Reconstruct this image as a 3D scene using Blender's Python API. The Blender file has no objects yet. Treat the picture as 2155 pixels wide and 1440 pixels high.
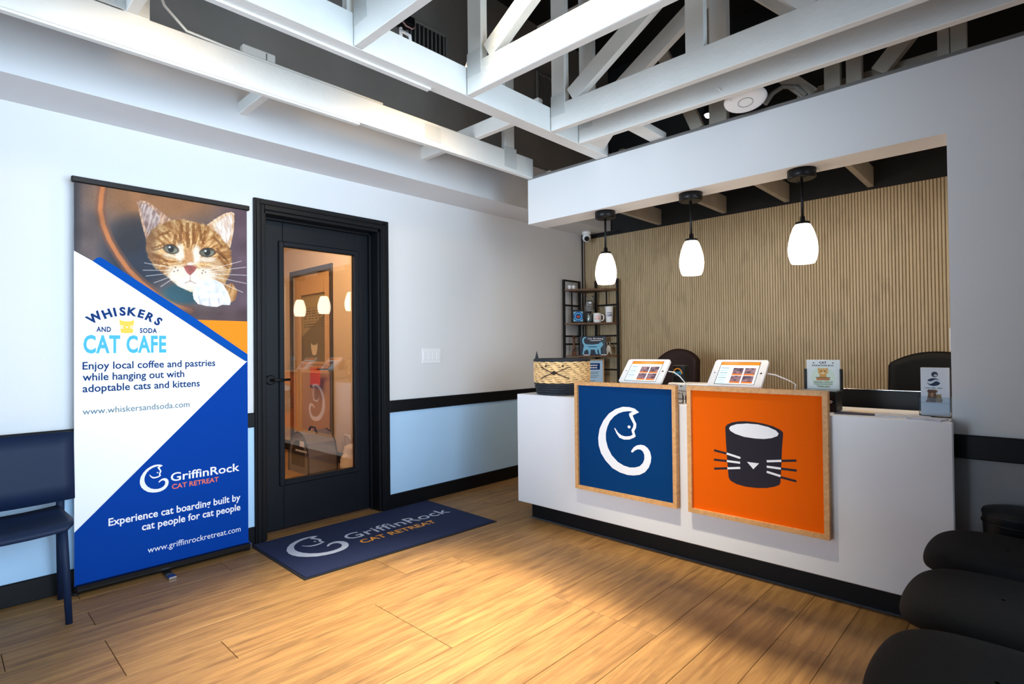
import bpy, math, random
import numpy as np
from mathutils import Matrix, Vector
random.seed(7); RNG = np.random.RandomState(5)
sc = bpy.context.scene
COL = sc.collection

# ------------------------------------------------------------------ camera
cam_data = bpy.data.cameras.new('camera'); cam = bpy.data.objects.new('camera', cam_data); COL.objects.link(cam)
cam_data.sensor_width = 36.0; cam_data.lens = 19.437; cam_data.clip_start = 0.02
def camera_matrix():
    yaw, pit, rol = math.radians(43.603), math.radians(0.700), math.radians(-0.6177)
    F = Vector((math.cos(yaw)*math.cos(pit), math.sin(yaw)*math.cos(pit), math.sin(pit)))
    R = F.cross(Vector((0, 0, 1))).normalized(); U = R.cross(F)
    R2 = R*math.cos(rol)+U*math.sin(rol); U2 = -R*math.sin(rol)+U*math.cos(rol)
    m = Matrix((R2, U2, -F)).transposed().to_4x4(); m.translation = (0, 0, 1.17)
    return m
cam.matrix_world = camera_matrix()
sc.camera = cam

# ------------------------------------------------------------------ world and light
def lin(c): 
    c = c/255.0
    return c/12.92 if c <= 0.04045 else ((c+0.055)/1.055)**2.4
def C(r, g, b): return (lin(r), lin(g), lin(b), 1.0)

world = bpy.data.worlds.new('world'); sc.world = world; world.use_nodes = True
world.node_tree.nodes['Background'].inputs[0].default_value = (0.42, 0.66, 1.0, 1)
world.node_tree.nodes['Background'].inputs[1].default_value = 0.8
vs = sc.view_settings
vs.view_transform = 'Standard'; vs.look = 'None'; vs.exposure = 0.08; vs.gamma = 1.0; vs.use_curve_mapping = False

def area_light(name, loc, direction, sx, sy, energy, color, spread=180):
    d = bpy.data.lights.new(name, 'AREA'); d.shape = 'RECTANGLE'; d.size = sx; d.size_y = sy
    d.energy = energy; d.color = color; d.spread = math.radians(spread)
    o = bpy.data.objects.new(name, d); COL.objects.link(o); o.location = loc
    o.rotation_euler = Vector(direction).to_track_quat('-Z', 'Y').to_euler()
    return o
# daylight entering through the storefront glass behind the camera
area_light('storefront_daylight', (0.95, -0.59, 1.40), (0, 1, 0.0), 2.6, 1.9, 50, (0.66, 0.84, 1.0), 82)
# daylight entering through the glazed side wall to the left of the camera
area_light('side_window_daylight', (-1.86, 2.1, 1.40), (1, 0.0, 0.06), 1.3, 1.9, 18, (0.72, 0.87, 1.0), 54)

def bulb(name, loc, energy, color, radius=0.04, spot=None, parent=None, direction=(0, 0, -1), blend=0.4):
    d = bpy.data.lights.new(name, 'SPOT' if spot else 'POINT'); d.energy = energy; d.color = color; d.shadow_soft_size = radius
    if spot: d.spot_size = math.radians(spot); d.spot_blend = blend
    o = bpy.data.objects.new(name, d); COL.objects.link(o); o.location = loc
    o.rotation_euler = Vector(direction).to_track_quat('-Z', 'Y').to_euler()
    if parent: o.parent = parent
    return o
WARM = (1.0, 0.70, 0.38)

# ------------------------------------------------------------------ materials
MATS = {}
def mat(name, col, rough=0.5, metal=0.0, bump=0.0, bscale=60.0, var=0.0, vscale=4.0, spec=0.5, emit=None, estr=0.0, coat=0.0, objvar=0.0):
    if name in MATS: return MATS[name]
    m = bpy.data.materials.new(name); m.use_nodes = True; nt = m.node_tree; b = nt.nodes['Principled BSDF']
    b.inputs['Base Color'].default_value = col; b.inputs['Roughness'].default_value = rough; b.inputs['Metallic'].default_value = metal
    b.inputs['Specular IOR Level'].default_value = spec; b.inputs['Coat Weight'].default_value = coat
    if emit: b.inputs['Emission Color'].default_value = emit; b.inputs['Emission Strength'].default_value = estr
    tc = nt.nodes.new('ShaderNodeTexCoord')
    if var or objvar:
        n = nt.nodes.new('ShaderNodeTexNoise'); n.inputs['Scale'].default_value = vscale; n.inputs['Detail'].default_value = 4
        nt.links.new(tc.outputs['Object'], n.inputs['Vector'])
        h = nt.nodes.new('ShaderNodeHueSaturation'); h.inputs['Color'].default_value = col
        mr = nt.nodes.new('ShaderNodeMapRange'); mr.inputs['From Min'].default_value = 0.25; mr.inputs['From Max'].default_value = 0.75
        mr.inputs['To Min'].default_value = 1-var; mr.inputs['To Max'].default_value = 1+var
        nt.links.new(n.outputs['Fac'], mr.inputs['Value'])
        if objvar:
            oi = nt.nodes.new('ShaderNodeObjectInfo'); mr2 = nt.nodes.new('ShaderNodeMapRange')
            mr2.inputs['To Min'].default_value = 1-objvar; mr2.inputs['To Max'].default_value = 1+objvar
            nt.links.new(oi.outputs['Random'], mr2.inputs['Value'])
            mu = nt.nodes.new('ShaderNodeMath'); mu.operation = 'MULTIPLY'
            nt.links.new(mr.outputs[0], mu.inputs[0]); nt.links.new(mr2.outputs[0], mu.inputs[1]); nt.links.new(mu.outputs[0], h.inputs['Value'])
        else: nt.links.new(mr.outputs[0], h.inputs['Value'])
        nt.links.new(h.outputs[0], b.inputs['Base Color'])
    if bump:
        n2 = nt.nodes.new('ShaderNodeTexNoise'); n2.inputs['Scale'].default_value = bscale; n2.inputs['Detail'].default_value = 3
        nt.links.new(tc.outputs['Object'], n2.inputs['Vector'])
        bp = nt.nodes.new('ShaderNodeBump'); bp.inputs['Strength'].default_value = bump; bp.inputs['Distance'].default_value = 0.004
        nt.links.new(n2.outputs['Fac'], bp.inputs['Height']); nt.links.new(bp.outputs[0], b.inputs['Normal'])
    MATS[name] = m
    return m

def wood(name, c1, c2, axis='X', rough=0.35, scale=3.0, objvar=0.12, coat=0.15, knots=0.35, stretch=14.0):
    m = bpy.data.materials.new(name); m.use_nodes = True; nt = m.node_tree; b = nt.nodes['Principled BSDF']
    tc = nt.nodes.new('ShaderNodeTexCoord'); oi = nt.nodes.new('ShaderNodeObjectInfo')
    add = nt.nodes.new('ShaderNodeVectorMath'); add.operation = 'ADD'
    sclv = nt.nodes.new('ShaderNodeVectorMath'); sclv.operation = 'SCALE'; sclv.inputs['Scale'].default_value = 37.0
    nt.links.new(oi.outputs['Random'], sclv.inputs[0]); nt.links.new(tc.outputs['Object'], add.inputs[0]); nt.links.new(sclv.outputs[0], add.inputs[1])
    mp = nt.nodes.new('ShaderNodeMapping')
    s = {'X': (1, stretch, stretch), 'Y': (stretch, 1, stretch), 'Z': (stretch, stretch, 1)}[axis]
    mp.inputs['Scale'].default_value = s
    nt.links.new(add.outputs[0], mp.inputs['Vector'])
    n = nt.nodes.new('ShaderNodeTexNoise'); n.inputs['Scale'].default_value = scale; n.inputs['Detail'].default_value = 8; n.inputs['Roughness'].default_value = 0.62; n.inputs['Distortion'].default_value = 0.6
    nt.links.new(mp.outputs[0], n.inputs['Vector'])
    r = nt.nodes.new('ShaderNodeValToRGB'); r.color_ramp.elements[0].position = 0.3; r.color_ramp.elements[0].color = c1
    r.color_ramp.elements[1].position = 0.7; r.color_ramp.elements[1].color = c2
    nt.links.new(n.outputs['Fac'], r.inputs['Fac'])
    n3 = nt.nodes.new('ShaderNodeTexNoise'); n3.inputs['Scale'].default_value = 5.0; n3.inputs['Detail'].default_value = 3
    mp3 = nt.nodes.new('ShaderNodeMapping'); mp3.inputs['Scale'].default_value = {'X': (1, 3, 3), 'Y': (3, 1, 3), 'Z': (3, 3, 1)}[axis]
    nt.links.new(add.outputs[0], mp3.inputs['Vector']); nt.links.new(mp3.outputs[0], n3.inputs['Vector'])
    r3 = nt.nodes.new('ShaderNodeMapRange'); r3.inputs['From Min'].default_value = 0.3; r3.inputs['From Max'].default_value = 0.46
    r3.inputs['To Min'].default_value = 1-knots; r3.inputs['To Max'].default_value = 1.0
    nt.links.new(n3.outputs['Fac'], r3.inputs['Value'])
    mr2 = nt.nodes.new('ShaderNodeMapRange'); mr2.inputs['To Min'].default_value = 1-objvar; mr2.inputs['To Max'].default_value = 1+objvar
    nt.links.new(oi.outputs['Random'], mr2.inputs['Value'])
    mu = nt.nodes.new('ShaderNodeMath'); mu.operation = 'MULTIPLY'; nt.links.new(r3.outputs[0], mu.inputs[0]); nt.links.new(mr2.outputs[0], mu.inputs[1])
    h = nt.nodes.new('ShaderNodeHueSaturation'); nt.links.new(r.outputs[0], h.inputs['Color']); nt.links.new(mu.outputs[0], h.inputs['Value'])
    nt.links.new(h.outputs[0], b.inputs['Base Color'])
    b.inputs['Roughness'].default_value = rough; b.inputs['Coat Weight'].default_value = coat; b.inputs['Coat Roughness'].default_value = 0.25
    bp = nt.nodes.new('ShaderNodeBump'); bp.inputs['Strength'].default_value = 0.08; bp.inputs['Distance'].default_value = 0.002
    nt.links.new(n.outputs['Fac'], bp.inputs['Height']); nt.links.new(bp.outputs[0], b.inputs['Normal'])
    MATS[name] = m
    return m

def glass(name, tint=(1, 1, 1, 1), refl=1.0, rough=0.0):
    m = bpy.data.materials.new(name); m.use_nodes = True; nt = m.node_tree
    nt.nodes.remove(nt.nodes['Principled BSDF']); out = nt.nodes['Material Output']
    t = nt.nodes.new('ShaderNodeBsdfTransparent'); t.inputs[0].default_value = tint
    g = nt.nodes.new('ShaderNodeBsdfGlossy'); g.inputs['Roughness'].default_value = rough
    f = nt.nodes.new('ShaderNodeFresnel'); f.inputs['IOR'].default_value = 1.5
    mu = nt.nodes.new('ShaderNodeMath'); mu.operation = 'MULTIPLY'; mu.inputs[1].default_value = refl; mu.use_clamp = True
    nt.links.new(f.outputs[0], mu.inputs[0])
    mx = nt.nodes.new('ShaderNodeMixShader'); nt.links.new(mu.outputs[0], mx.inputs[0]); nt.links.new(t.outputs[0], mx.inputs[1]); nt.links.new(g.outputs[0], mx.inputs[2])
    nt.links.new(mx.outputs[0], out.inputs[0]); MATS[name] = m
    return m

def vcol(name, rough=0.45, spec=0.3, estr=0.0):
    if name in MATS: return MATS[name]
    m = bpy.data.materials.new(name); m.use_nodes = True; nt = m.node_tree; b = nt.nodes['Principled BSDF']
    a = nt.nodes.new('ShaderNodeVertexColor'); a.layer_name = 'print'
    nt.links.new(a.outputs[0], b.inputs['Base Color']); b.inputs['Roughness'].default_value = rough; b.inputs['Specular IOR Level'].default_value = spec*0.5
    if estr: nt.links.new(a.outputs[0], b.inputs['Emission Color']); b.inputs['Emission Strength'].default_value = estr
    MATS[name] = m
    return m

M_wall = mat('wall_paint', C(226, 226, 228), 0.65, bump=0.10, bscale=220, var=0.015, vscale=1.5)
M_wain = mat('lower_wall_paint', C(180, 216, 248), 0.6, bump=0.10, bscale=220, var=0.015)
M_wainB = mat('lower_wall_paint_grey', C(150, 150, 153), 0.6, bump=0.10, bscale=220, var=0.015)
M_black = mat('black_trim_paint', C(12, 14, 18), 0.42, spec=0.25, var=0.1, vscale=20)
M_door = mat('black_door_paint', C(14, 19, 26), 0.45, spec=0.25, var=0.08, vscale=6)
M_deck = mat('black_roof_paint', C(12, 12, 13), 0.8, var=0.4, vscale=8)
M_beam = mat('white_painted_lumber', C(224, 224, 221), 0.6, bump=0.35, bscale=45, var=0.05, vscale=5)
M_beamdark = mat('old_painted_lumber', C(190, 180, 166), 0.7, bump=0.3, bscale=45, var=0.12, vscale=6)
M_plate = mat('painted_nail_plate', C(214, 216, 214), 0.45, 0.2, bump=1.0, bscale=240)
M_floor = wood('floor_plank_wood', C(124, 86, 48), C(172, 130, 78), 'X', 0.50, 2.6, 0.05, 0.0, 0.25, 16)
M_sub = mat('subfloor', C(70, 46, 30), 0.8)
M_slat = wood('slat_wood', C(164, 144, 112), C(194, 172, 138), 'Z', 0.55, 2.0, 0.0, 0.0, 0.15, 40)
M_slatback = mat('slat_backing', C(104, 86, 62), 0.9)
M_white = mat('white_laminate', C(230, 230, 234), 0.32, var=0.01)
M_kick = mat('black_kick_board', C(12, 13, 18), 0.45, spec=0.25)
M_oak = wood('oak_frame', C(196, 140, 84), C(226, 172, 112), 'X', 0.5, 6.0, 0.05, 0.0, 0.1, 10)
M_blackplastic = mat('black_plastic', C(16, 18, 22), 0.45, spec=0.3, bump=0.06, bscale=400)
M_blackmetal = mat('black_metal', C(26, 26, 28), 0.4, 0.6)
M_leather = mat('dark_brown_leather', C(38, 22, 19), 0.6, spec=0.2, bump=0.3, bscale=120, var=0.1)
M_leather2 = mat('black_leather', C(8, 7, 8), 0.6, spec=0.2, bump=0.3, bscale=120)
M_whiteplastic = mat('white_plastic', C(240, 240, 242), 0.35)
M_chrome = mat('chrome', C(200, 205, 210), 0.2, 1.0)
M_navy = mat('navy_print', C(0, 56, 112), 0.7, spec=0.08)
M_orange = mat('orange_print', C(232, 96, 0), 0.7, spec=0.08)
M_ink = mat('charcoal_print', C(46, 42, 52), 0.7, spec=0.08)
M_paper = mat('white_print', C(240, 240, 246), 0.55)
M_bwhite = mat('banner_white_vinyl', C(244, 246, 252), 0.45)
M_bblue = mat('banner_blue_print', C(0, 60, 152), 0.7, spec=0.08)
M_bstripe = mat('banner_stripe_blue', C(0, 76, 166), 0.7, spec=0.08)
M_borange = mat('banner_orange_print', C(255, 142, 36), 0.7, spec=0.08)
M_tnavy = mat('navy_lettering', C(24, 56, 112), 0.7, spec=0.08)
M_tcyan = mat('cyan_lettering', C(20, 168, 222), 0.5, var=0.12, vscale=60)
M_tyellow = mat('yellow_print', C(248, 192, 12), 0.5)
M_tred = mat('coral_lettering', C(236, 108, 74), 0.5)
M_torange = mat('orange_lettering', C(236, 156, 40), 0.6)
M_tgrey = mat('grey_blue_lettering', C(70, 100, 118), 0.5)
M_mat = mat('navy_mat_pile', C(18, 32, 74), 0.95, bump=0.9, bscale=420, var=0.18, vscale=90)
M_matlogo = mat('mat_white_pile', C(196, 202, 220), 0.95, bump=0.7, bscale=420)
M_rubber = mat('black_rubber', C(20, 20, 24), 0.7)
M_shelfwood = wood('dark_shelf_wood', C(70, 44, 26), C(112, 76, 46), 'X', 0.5, 5.0, 0.05, 0.0, 0.2, 8)
M_straw = mat('natural_straw', C(240, 202, 146), 0.75, var=0.30, vscale=45, bump=0.4, bscale=160)
M_blackstraw = mat('black_woven_fibre', C(30, 36, 46), 0.7, bump=0.6, bscale=140, var=0.2, vscale=40)
M_glass = glass('clear_glass', (0.97, 0.97, 0.96, 1), 2.2)
M_jar = glass('jar_glass', (0.94, 0.96, 0.97, 1), 2.0)
M_acrylic = glass('clear_acrylic', (0.96, 0.97, 0.98, 1), 1.3)
M_lamp = mat('lit_lamp_glass', C(250, 245, 240), 0.3, emit=(1.0, 0.82, 0.60, 1), estr=8.0)
M_halltan = mat('hall_wall_paint', C(222, 206, 188), 0.6, var=0.02)
M_vent = mat('vent_grey', C(120, 120, 116), 0.5)
M_print = vcol('colour_print')
M_screen = vcol('lit_screen', 0.12, 0.5, 0.75)

# ------------------------------------------------------------------ mesh helpers
class MB:
    def __init__(s): s.v = []; s.f = []; s.sm = []
    def add(s, vs_, fs_, smooth=False):
        o = len(s.v); s.v.extend([tuple(p) for p in vs_]); s.f.extend([tuple(i+o for i in f) for f in fs_]); s.sm.extend([smooth]*len(fs_))
        return s
    def box(s, a, b):
        x0, y0, z0 = a; x1, y1, z1 = b
        return s.add([(x0,y0,z0),(x1,y0,z0),(x1,y1,z0),(x0,y1,z0),(x0,y0,z1),(x1,y0,z1),(x1,y1,z1),(x0,y1,z1)],
                     [(0,3,2,1),(4,5,6,7),(0,1,5,4),(1,2,6,5),(2,3,7,6),(3,0,4,7)])
    def bbox(s, a, b, r=0.004):                       # box with chamfered edges
        x0, y0, z0 = a; x1, y1, z1 = b
        r = min(r, (x1-x0)*.45, (y1-y0)*.45, (z1-z0)*.45)
        pts = []; idx = {}
        for ix, X in ((0, x0), (1, x1)):
            for iy, Y in ((0, y0), (1, y1)):
                for iz, Z in ((0, z0), (1, z1)):
                    dx = r if ix == 0 else -r; dy = r if iy == 0 else -r; dz = r if iz == 0 else -r
                    for k, p in enumerate(((X, Y+dy, Z+dz), (X+dx, Y, Z+dz), (X+dx, Y+dy, Z))):
                        idx[(ix, iy, iz, k)] = len(pts); pts.append(p)
        F = []
        def q(l): F.append(tuple(idx[i] for i in l))
        for s_ in (0, 1):
            l = [(s_,0,0,0),(s_,1,0,0),(s_,1,1,0),(s_,0,1,0)]; q(l if s_ else l[::-1])
            l = [(0,s_,0,1),(0,s_,1,1),(1,s_,1,1),(1,s_,0,1)]; q(l if s_ else l[::-1])
            l = [(0,0,s_,2),(1,0,s_,2),(1,1,s_,2),(0,1,s_,2)]; q(l if s_ else l[::-1])
        for a_ in (0, 1):
            for b_ in (0, 1):
                l = [(0,a_,b_,1),(1,a_,b_,1),(1,a_,b_,2),(0,a_,b_,2)]; q(l if (a_ ^ b_) else l[::-1])
                l = [(a_,0,b_,0),(a_,1,b_,0),(a_,1,b_,2),(a_,0,b_,2)]; q(l[::-1] if (a_ ^ b_) else l)
                l = [(a_,b_,0,0),(a_,b_,1,0),(a_,b_,1,1),(a_,b_,0,1)]; q(l if (a_ ^ b_) else l[::-1])
                for c_ in (0, 1):
                    l = [(a_,b_,c_,0),(a_,b_,c_,1),(a_,b_,c_,2)]; q(l if (a_+b_+c_) % 2 else l[::-1])
        return s.add(pts, F)
    def prism(s, poly, z0, z1, axis='Z'):             # polygon extruded along an axis
        n = len(poly)
        def P(u, v, w): return {'Z': (u, v, w), 'Y': (u, w, v), 'X': (w, u, v)}[axis]
        vs_ = [P(u, v, z0) for u, v in poly]+[P(u, v, z1) for u, v in poly]
        return s.add(vs_, [tuple(range(n))[::-1], tuple(range(n, 2*n))]+[(i, (i+1) % n, n+(i+1) % n, n+i) for i in range(n)])
    def lathe(s, prof, n=24, c=(0, 0, 0), axis='Z', smooth=True, cap=True, sx=1.0, sy=1.0):
        vs_ = []; k = len(prof)
        for r, z in prof:
            for i in range(n):
                a = 2*math.pi*i/n; x, y = r*math.cos(a)*sx, r*math.sin(a)*sy
                p = {'Z': (x, y, z), 'Y': (x, z, y), 'X': (z, x, y)}[axis]
                vs_.append((p[0]+c[0], p[1]+c[1], p[2]+c[2]))
        fs_ = [(j*n+i, j*n+(i+1) % n, (j+1)*n+(i+1) % n, (j+1)*n+i) for j in range(k-1) for i in range(n)]
        s.add(vs_, fs_, smooth)
        if cap:
            o = len(s.v)-len(vs_)
            s.f.append(tuple(o+i for i in range(n))[::-1]); s.sm.append(False)
            s.f.append(tuple(o+(k-1)*n+i for i in range(n))); s.sm.append(False)
        return s
    def tube(s, path, r, n=8, smooth=True, closed=False):
        P = [Vector(p) for p in path]; m = len(P); rr = r if isinstance(r, (list, tuple)) else [r]*m
        vs_ = []; prev = None
        for i, p in enumerate(P):
            if closed: t = (P[(i+1) % m]-P[i-1])
            else: t = (P[min(i+1, m-1)]-P[max(i-1, 0)])
            t.normalize()
            if prev is None:
                a = Vector((0, 0, 1)) if abs(t.z) < 0.9 else Vector((1, 0, 0)); u = t.cross(a).normalized()
            else:
                u = (prev-t*prev.dot(t)).normalized()
            prev = u; w = t.cross(u)
            for k in range(n):
                a = 2*math.pi*k/n; vs_.append(p+(u*math.cos(a)+w*math.sin(a))*rr[i])
        mm = m if closed else m-1
        fs_ = [(i*n+k, i*n+(k+1) % n, ((i+1) % m)*n+(k+1) % n, ((i+1) % m)*n+k) for i in range(mm) for k in range(n)]
        s.add(vs_, fs_, smooth)
        if not closed:
            o = len(s.v)-len(vs_)
            s.f.append(tuple(o+k for k in range(n))[::-1]); s.sm.append(False)
            s.f.append(tuple(o+(m-1)*n+k for k in range(n))); s.sm.append(False)
        return s
    def bar(s, a, b, w, h, up=(0, 0, 1)):              # rectangular bar from a to b
        a = Vector(a); b = Vector(b); t = (b-a).normalized(); u = t.cross(Vector(up)).normalized(); v = u.cross(t)
        vs_ = [p+u*(i*w/2)+v*(j*h/2) for p in (a, b) for i, j in ((-1,-1),(1,-1),(1,1),(-1,1))]
        return s.add(vs_, [(0,1,2,3),(7,6,5,4),(0,4,5,1),(1,5,6,2),(2,6,7,3),(3,7,4,0)])
    def ball(s, c, r, n=16, k=10, sc3=(1, 1, 1)):
        prof = [(max(1e-4, r*math.sin(math.pi*i/k)), -r*math.cos(math.pi*i/k)) for i in range(k+1)]
        vs_ = []
        for R_, z in prof:
            for i in range(n):
                a = 2*math.pi*i/n; vs_.append((c[0]+R_*math.cos(a)*sc3[0], c[1]+R_*math.sin(a)*sc3[1], c[2]+z*sc3[2]))
        return s.add(vs_, [(j*n+i, j*n+(i+1) % n, (j+1)*n+(i+1) % n, (j+1)*n+i) for j in range(k) for i in range(n)], True)
    def mesh(s, name):
        me = bpy.data.meshes.new(name); me.from_pydata(s.v, [], s.f); me.update()
        me.polygons.foreach_set('use_smooth', s.sm); return me
    def build(s, name, m, parent=None, label=None):
        me = s.mesh(name); me.materials.append(m)
        return link(name, me, parent, label)

def link(name, me, parent=None, label=None):
    o = bpy.data.objects.new(name, me); COL.objects.link(o)
    if parent is not None: o.parent = parent
    if label: o['label'] = label
    return o
def tag(o, label, cat, group=None, kind=None):
    o['label'] = label
    if cat: o['category'] = cat
    if group: o['group'] = group
    if kind: o['kind'] = kind
    return o
def thing(name, label, cat, loc=(0, 0, 0), rz=0.0, group=None):
    o = bpy.data.objects.new(name, None); o.empty_display_size = 0.05; COL.objects.link(o)
    o.location = loc; o.rotation_euler = (0, 0, rz)
    return tag(o, label, cat, group)
def struct(o, label=None):
    o['kind'] = 'structure'
    if label: o['label'] = label
    return o
def dup(root, loc, rz, label, group=None):
    def cp(o, par):
        c = o.copy(); COL.objects.link(c); c.parent = par
        if par is not None: c.matrix_parent_inverse = o.matrix_parent_inverse
        for ch in list(o.children): cp(ch, c)
        return c
    r = cp(root, None); r.location = loc; r.rotation_euler = (0, 0, rz); r['label'] = label
    if group: r['group'] = group
    return r

# flat print: shapes in a frame (origin, u, v, n) laid just proud of a surface
class Frame:
    def __init__(s, o, u, v, n): s.o = Vector(o); s.u = Vector(u); s.v = Vector(v); s.n = Vector(n)
    def p(s, a, b, c=0.0): return s.o+s.u*a+s.v*b+s.n*c
def poly(name, fr, pts, off, m, parent, label=None):
    b = MB(); b.add([fr.p(x, y, off) for x, y in pts], [tuple(range(len(pts)))])
    me = b.mesh(name)
    if me.polygons[0].normal.dot(fr.n) < 0: me.flip_normals()
    me.materials.append(m); return link(name, me, parent, label)
def polys(name, fr, lists, off, m, parent, label=None):
    b = MB()
    for pts in lists:
        k = [fr.p(x, y, off) for x, y in pts]; b.add(k, [tuple(range(len(k)))])
    me = b.mesh(name); me.materials.append(m); return link(name, me, parent, label)
def stroke(a, b, w):
    dx, dy = b[0]-a[0], b[1]-a[1]; L = math.hypot(dx, dy); nx, ny = -dy/L*w/2, dx/L*w/2
    return [(a[0]+nx, a[1]+ny), (a[0]-nx, a[1]-ny), (b[0]-nx, b[1]-ny), (b[0]+nx, b[1]+ny)]
def ell(cx, cy, rx, ry, n=24, a0=0, a1=2*math.pi):
    return [(cx+rx*math.cos(a0+(a1-a0)*i/n), cy+ry*math.sin(a0+(a1-a0)*i/n)) for i in range(n)]
def text2d(body, bold=0.0, spacing=1.0):
    cu = bpy.data.curves.new('t', 'FONT'); cu.body = body; cu.size = 1.0; cu.offset = bold; cu.space_character = spacing; cu.fill_mode = 'FRONT'; cu.resolution_u = 3
    ob = bpy.data.objects.new('t', cu); COL.objects.link(ob)
    dg = bpy.context.evaluated_depsgraph_get(); me = bpy.data.meshes.new_from_object(ob.evaluated_get(dg))
    vs_ = [(v.co.x, v.co.y) for v in me.vertices]; fs_ = [tuple(p.vertices) for p in me.polygons]
    bpy.data.objects.remove(ob); bpy.data.curves.remove(cu); bpy.data.meshes.remove(me)
    return vs_, fs_
def text(name, fr, body, x0, x1, base, cap, off, m, parent, bold=0.0, spacing=1.0, slope=0.0, label=None):
    """lettering fitted between x0 and x1 on a baseline, cap height cap"""
    vs_, fs_ = text2d(body, bold, spacing)
    xs = [v[0] for v in vs_]; a, b_ = min(xs), max(xs)
    capn = 0.72
    b = MB(); b.add([fr.p(x0+(x-a)/(b_-a)*(x1-x0), base+y/capn*cap+slope*(x-a)/(b_-a), off) for x, y in vs_], fs_)
    me = b.mesh(name); me.materials.append(m)
    return link(name, me, parent, label)
def letters_arc(name, fr, body, centers, hgt, wid, angs, off, m, parent, bold=0.02):
    b = MB()
    for ch, (cx, cy), an in zip(body, centers, angs):
        vs_, fs_ = text2d(ch, bold); xs = [v[0] for v in vs_]; mx = (min(xs)+max(xs))/2; w = max(xs)-min(xs)
        ca, sa = math.cos(an), math.sin(an)
        b.add([fr.p(cx+((x-mx)*wid)*ca-((y-0.36)*hgt/0.72)*sa, cy+((x-mx)*wid)*sa+((y-0.36)*hgt/0.72)*ca, off) for x, y in vs_], fs_)
    me = b.mesh(name); me.materials.append(m)
    return link(name, me, parent)
def dashes(x0, x1, y, h, n):                          # illegible small print: a row of short marks
    w_ = (x1-x0)/n
    return [[(x0+i*w_, y), (x0+(i+0.62+0.25*(i % 2))*w_, y), (x0+(i+0.62+0.25*(i % 2))*w_, y+h), (x0+i*w_, y+h)] for i in range(n)]
def grid_print(name, fr, x0, x1, y0, y1, nx, ny, painter, off, m, parent, label=None):
    """flat print: a fine grid whose colour attribute is painted by a function of (u, v) arrays"""
    U, V = np.meshgrid(np.linspace(x0, x1, nx), np.linspace(y0, y1, ny))
    o, u, v, n = (np.array(k) for k in (fr.o, fr.u, fr.v, fr.n))
    P = o+U[..., None]*u+V[..., None]*v+off*n
    ii = np.arange(nx*ny).reshape(ny, nx); q = np.stack([ii[:-1, :-1], ii[:-1, 1:], ii[1:, 1:], ii[1:, :-1]], -1).reshape(-1, 4)
    me = bpy.data.meshes.new(name); me.from_pydata(P.reshape(-1, 3).tolist(), [], q.tolist()); me.update()
    col = np.clip(painter(U, V), 0, 255)/255.0
    col = np.where(col <= 0.04045, col/12.92, ((col+0.055)/1.055)**2.4)
    rgba = np.ones((ny, nx, 4), np.float32); rgba[..., :3] = col
    a = me.color_attributes.new('print', 'FLOAT_COLOR', 'POINT'); a.data.foreach_set('color', rgba.reshape(-1))
    me.materials.append(m); return link(name, me, parent, label)
def inpoly(X, Y, pts):
    r = np.zeros(X.shape, bool); n = len(pts)
    for i in range(n):
        x0, y0 = pts[i]; x1, y1 = pts[(i+1) % n]
        if y0 == y1: continue
        c = ((y0 > Y) != (y1 > Y)) & (X < (x1-x0)*(Y-y0)/(y1-y0)+x0); r ^= c
    return r
def seg_d(X, Y, a, b):
    dx, dy = b[0]-a[0], b[1]-a[1]; t = np.clip(((X-a[0])*dx+(Y-a[1])*dy)/(dx*dx+dy*dy), 0, 1)
    return np.hypot(X-a[0]-t*dx, Y-a[1]-t*dy)
def vnoise(X, Y, seed=0):
    R_ = np.random.RandomState(seed).rand(64, 64); xi = np.floor(X).astype(int); yi = np.floor(Y).astype(int); fx = X-xi; fy = Y-yi
    fx = fx*fx*(3-2*fx); fy = fy*fy*(3-2*fy); g = lambda a, b: R_[a % 64, b % 64]
    return (g(xi, yi)*(1-fx)+g(xi+1, yi)*fx)*(1-fy)+(g(xi, yi+1)*(1-fx)+g(xi+1, yi+1)*fx)*fy
def blend(img, mask, colr, soft=None):
    a = (mask if soft is None else soft)[..., None].astype(float); return img*(1-a)+np.array(colr, float)*a

XB, YA, XS, YBH = 2.94, 3.475, 4.755, 3.128
ZS, ZT = 2.057, 2.372      # header bottom, truss bottom
ZC = 4.0
XL, YF = -1.95, -0.68      # side wall and storefront wall behind the camera
#@@STRUCTURE
# ------------------------------------------------------------------ floor with planks
fl = MB().box((XL-0.1, YF-0.1, -0.12), (XS+0.1, 7.4, -0.012)).build('floor', M_sub); struct(fl, 'wood plank floor of the reception room')
PW, PL = 0.182, 1.22
pm = MB().bbox((0, 0, -0.012), (PL-0.0022, PW-0.0016, 0), 0.0012).mesh('plank'); pm.materials.append(M_floor)
half = {}
def plank_mesh(x0, x1, y0, y1):
    k = (round(x1-x0, 3), round(y1-y0, 3))
    if k not in half:
        half[k] = MB().bbox((0, 0, -0.012), (x1-x0-0.0022, y1-y0-0.0016, 0), 0.0012).mesh('plank'); half[k].materials.append(M_floor)
    return half[k]
def lay(xa, xb, ya, yb, seed):
    r = random.Random(seed); y = ya; n = 0
    while y < yb-0.01:
        y1 = min(y+PW, yb); x = xa-r.choice((0.0, 0.3, 0.6, 0.9)); 
        while x < xb-0.01:
            a = max(x, xa); b_ = min(x+PL, xb)
            if b_-a > 0.02:
                o = link('plank', pm if (b_-a > PL-0.001 and y1-y > PW-0.001) else plank_mesh(a, b_, y, y1), fl); o.location = (a, y, 0); n += 1
            x += PL
        y = y1
    return n
lay(XL, XS, YF, YA, 3)
lay(1.416, 2.262, YA, YA+0.17, 4)
lay(1.0, 2.93, YA+0.17, 7.2, 5)

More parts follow.
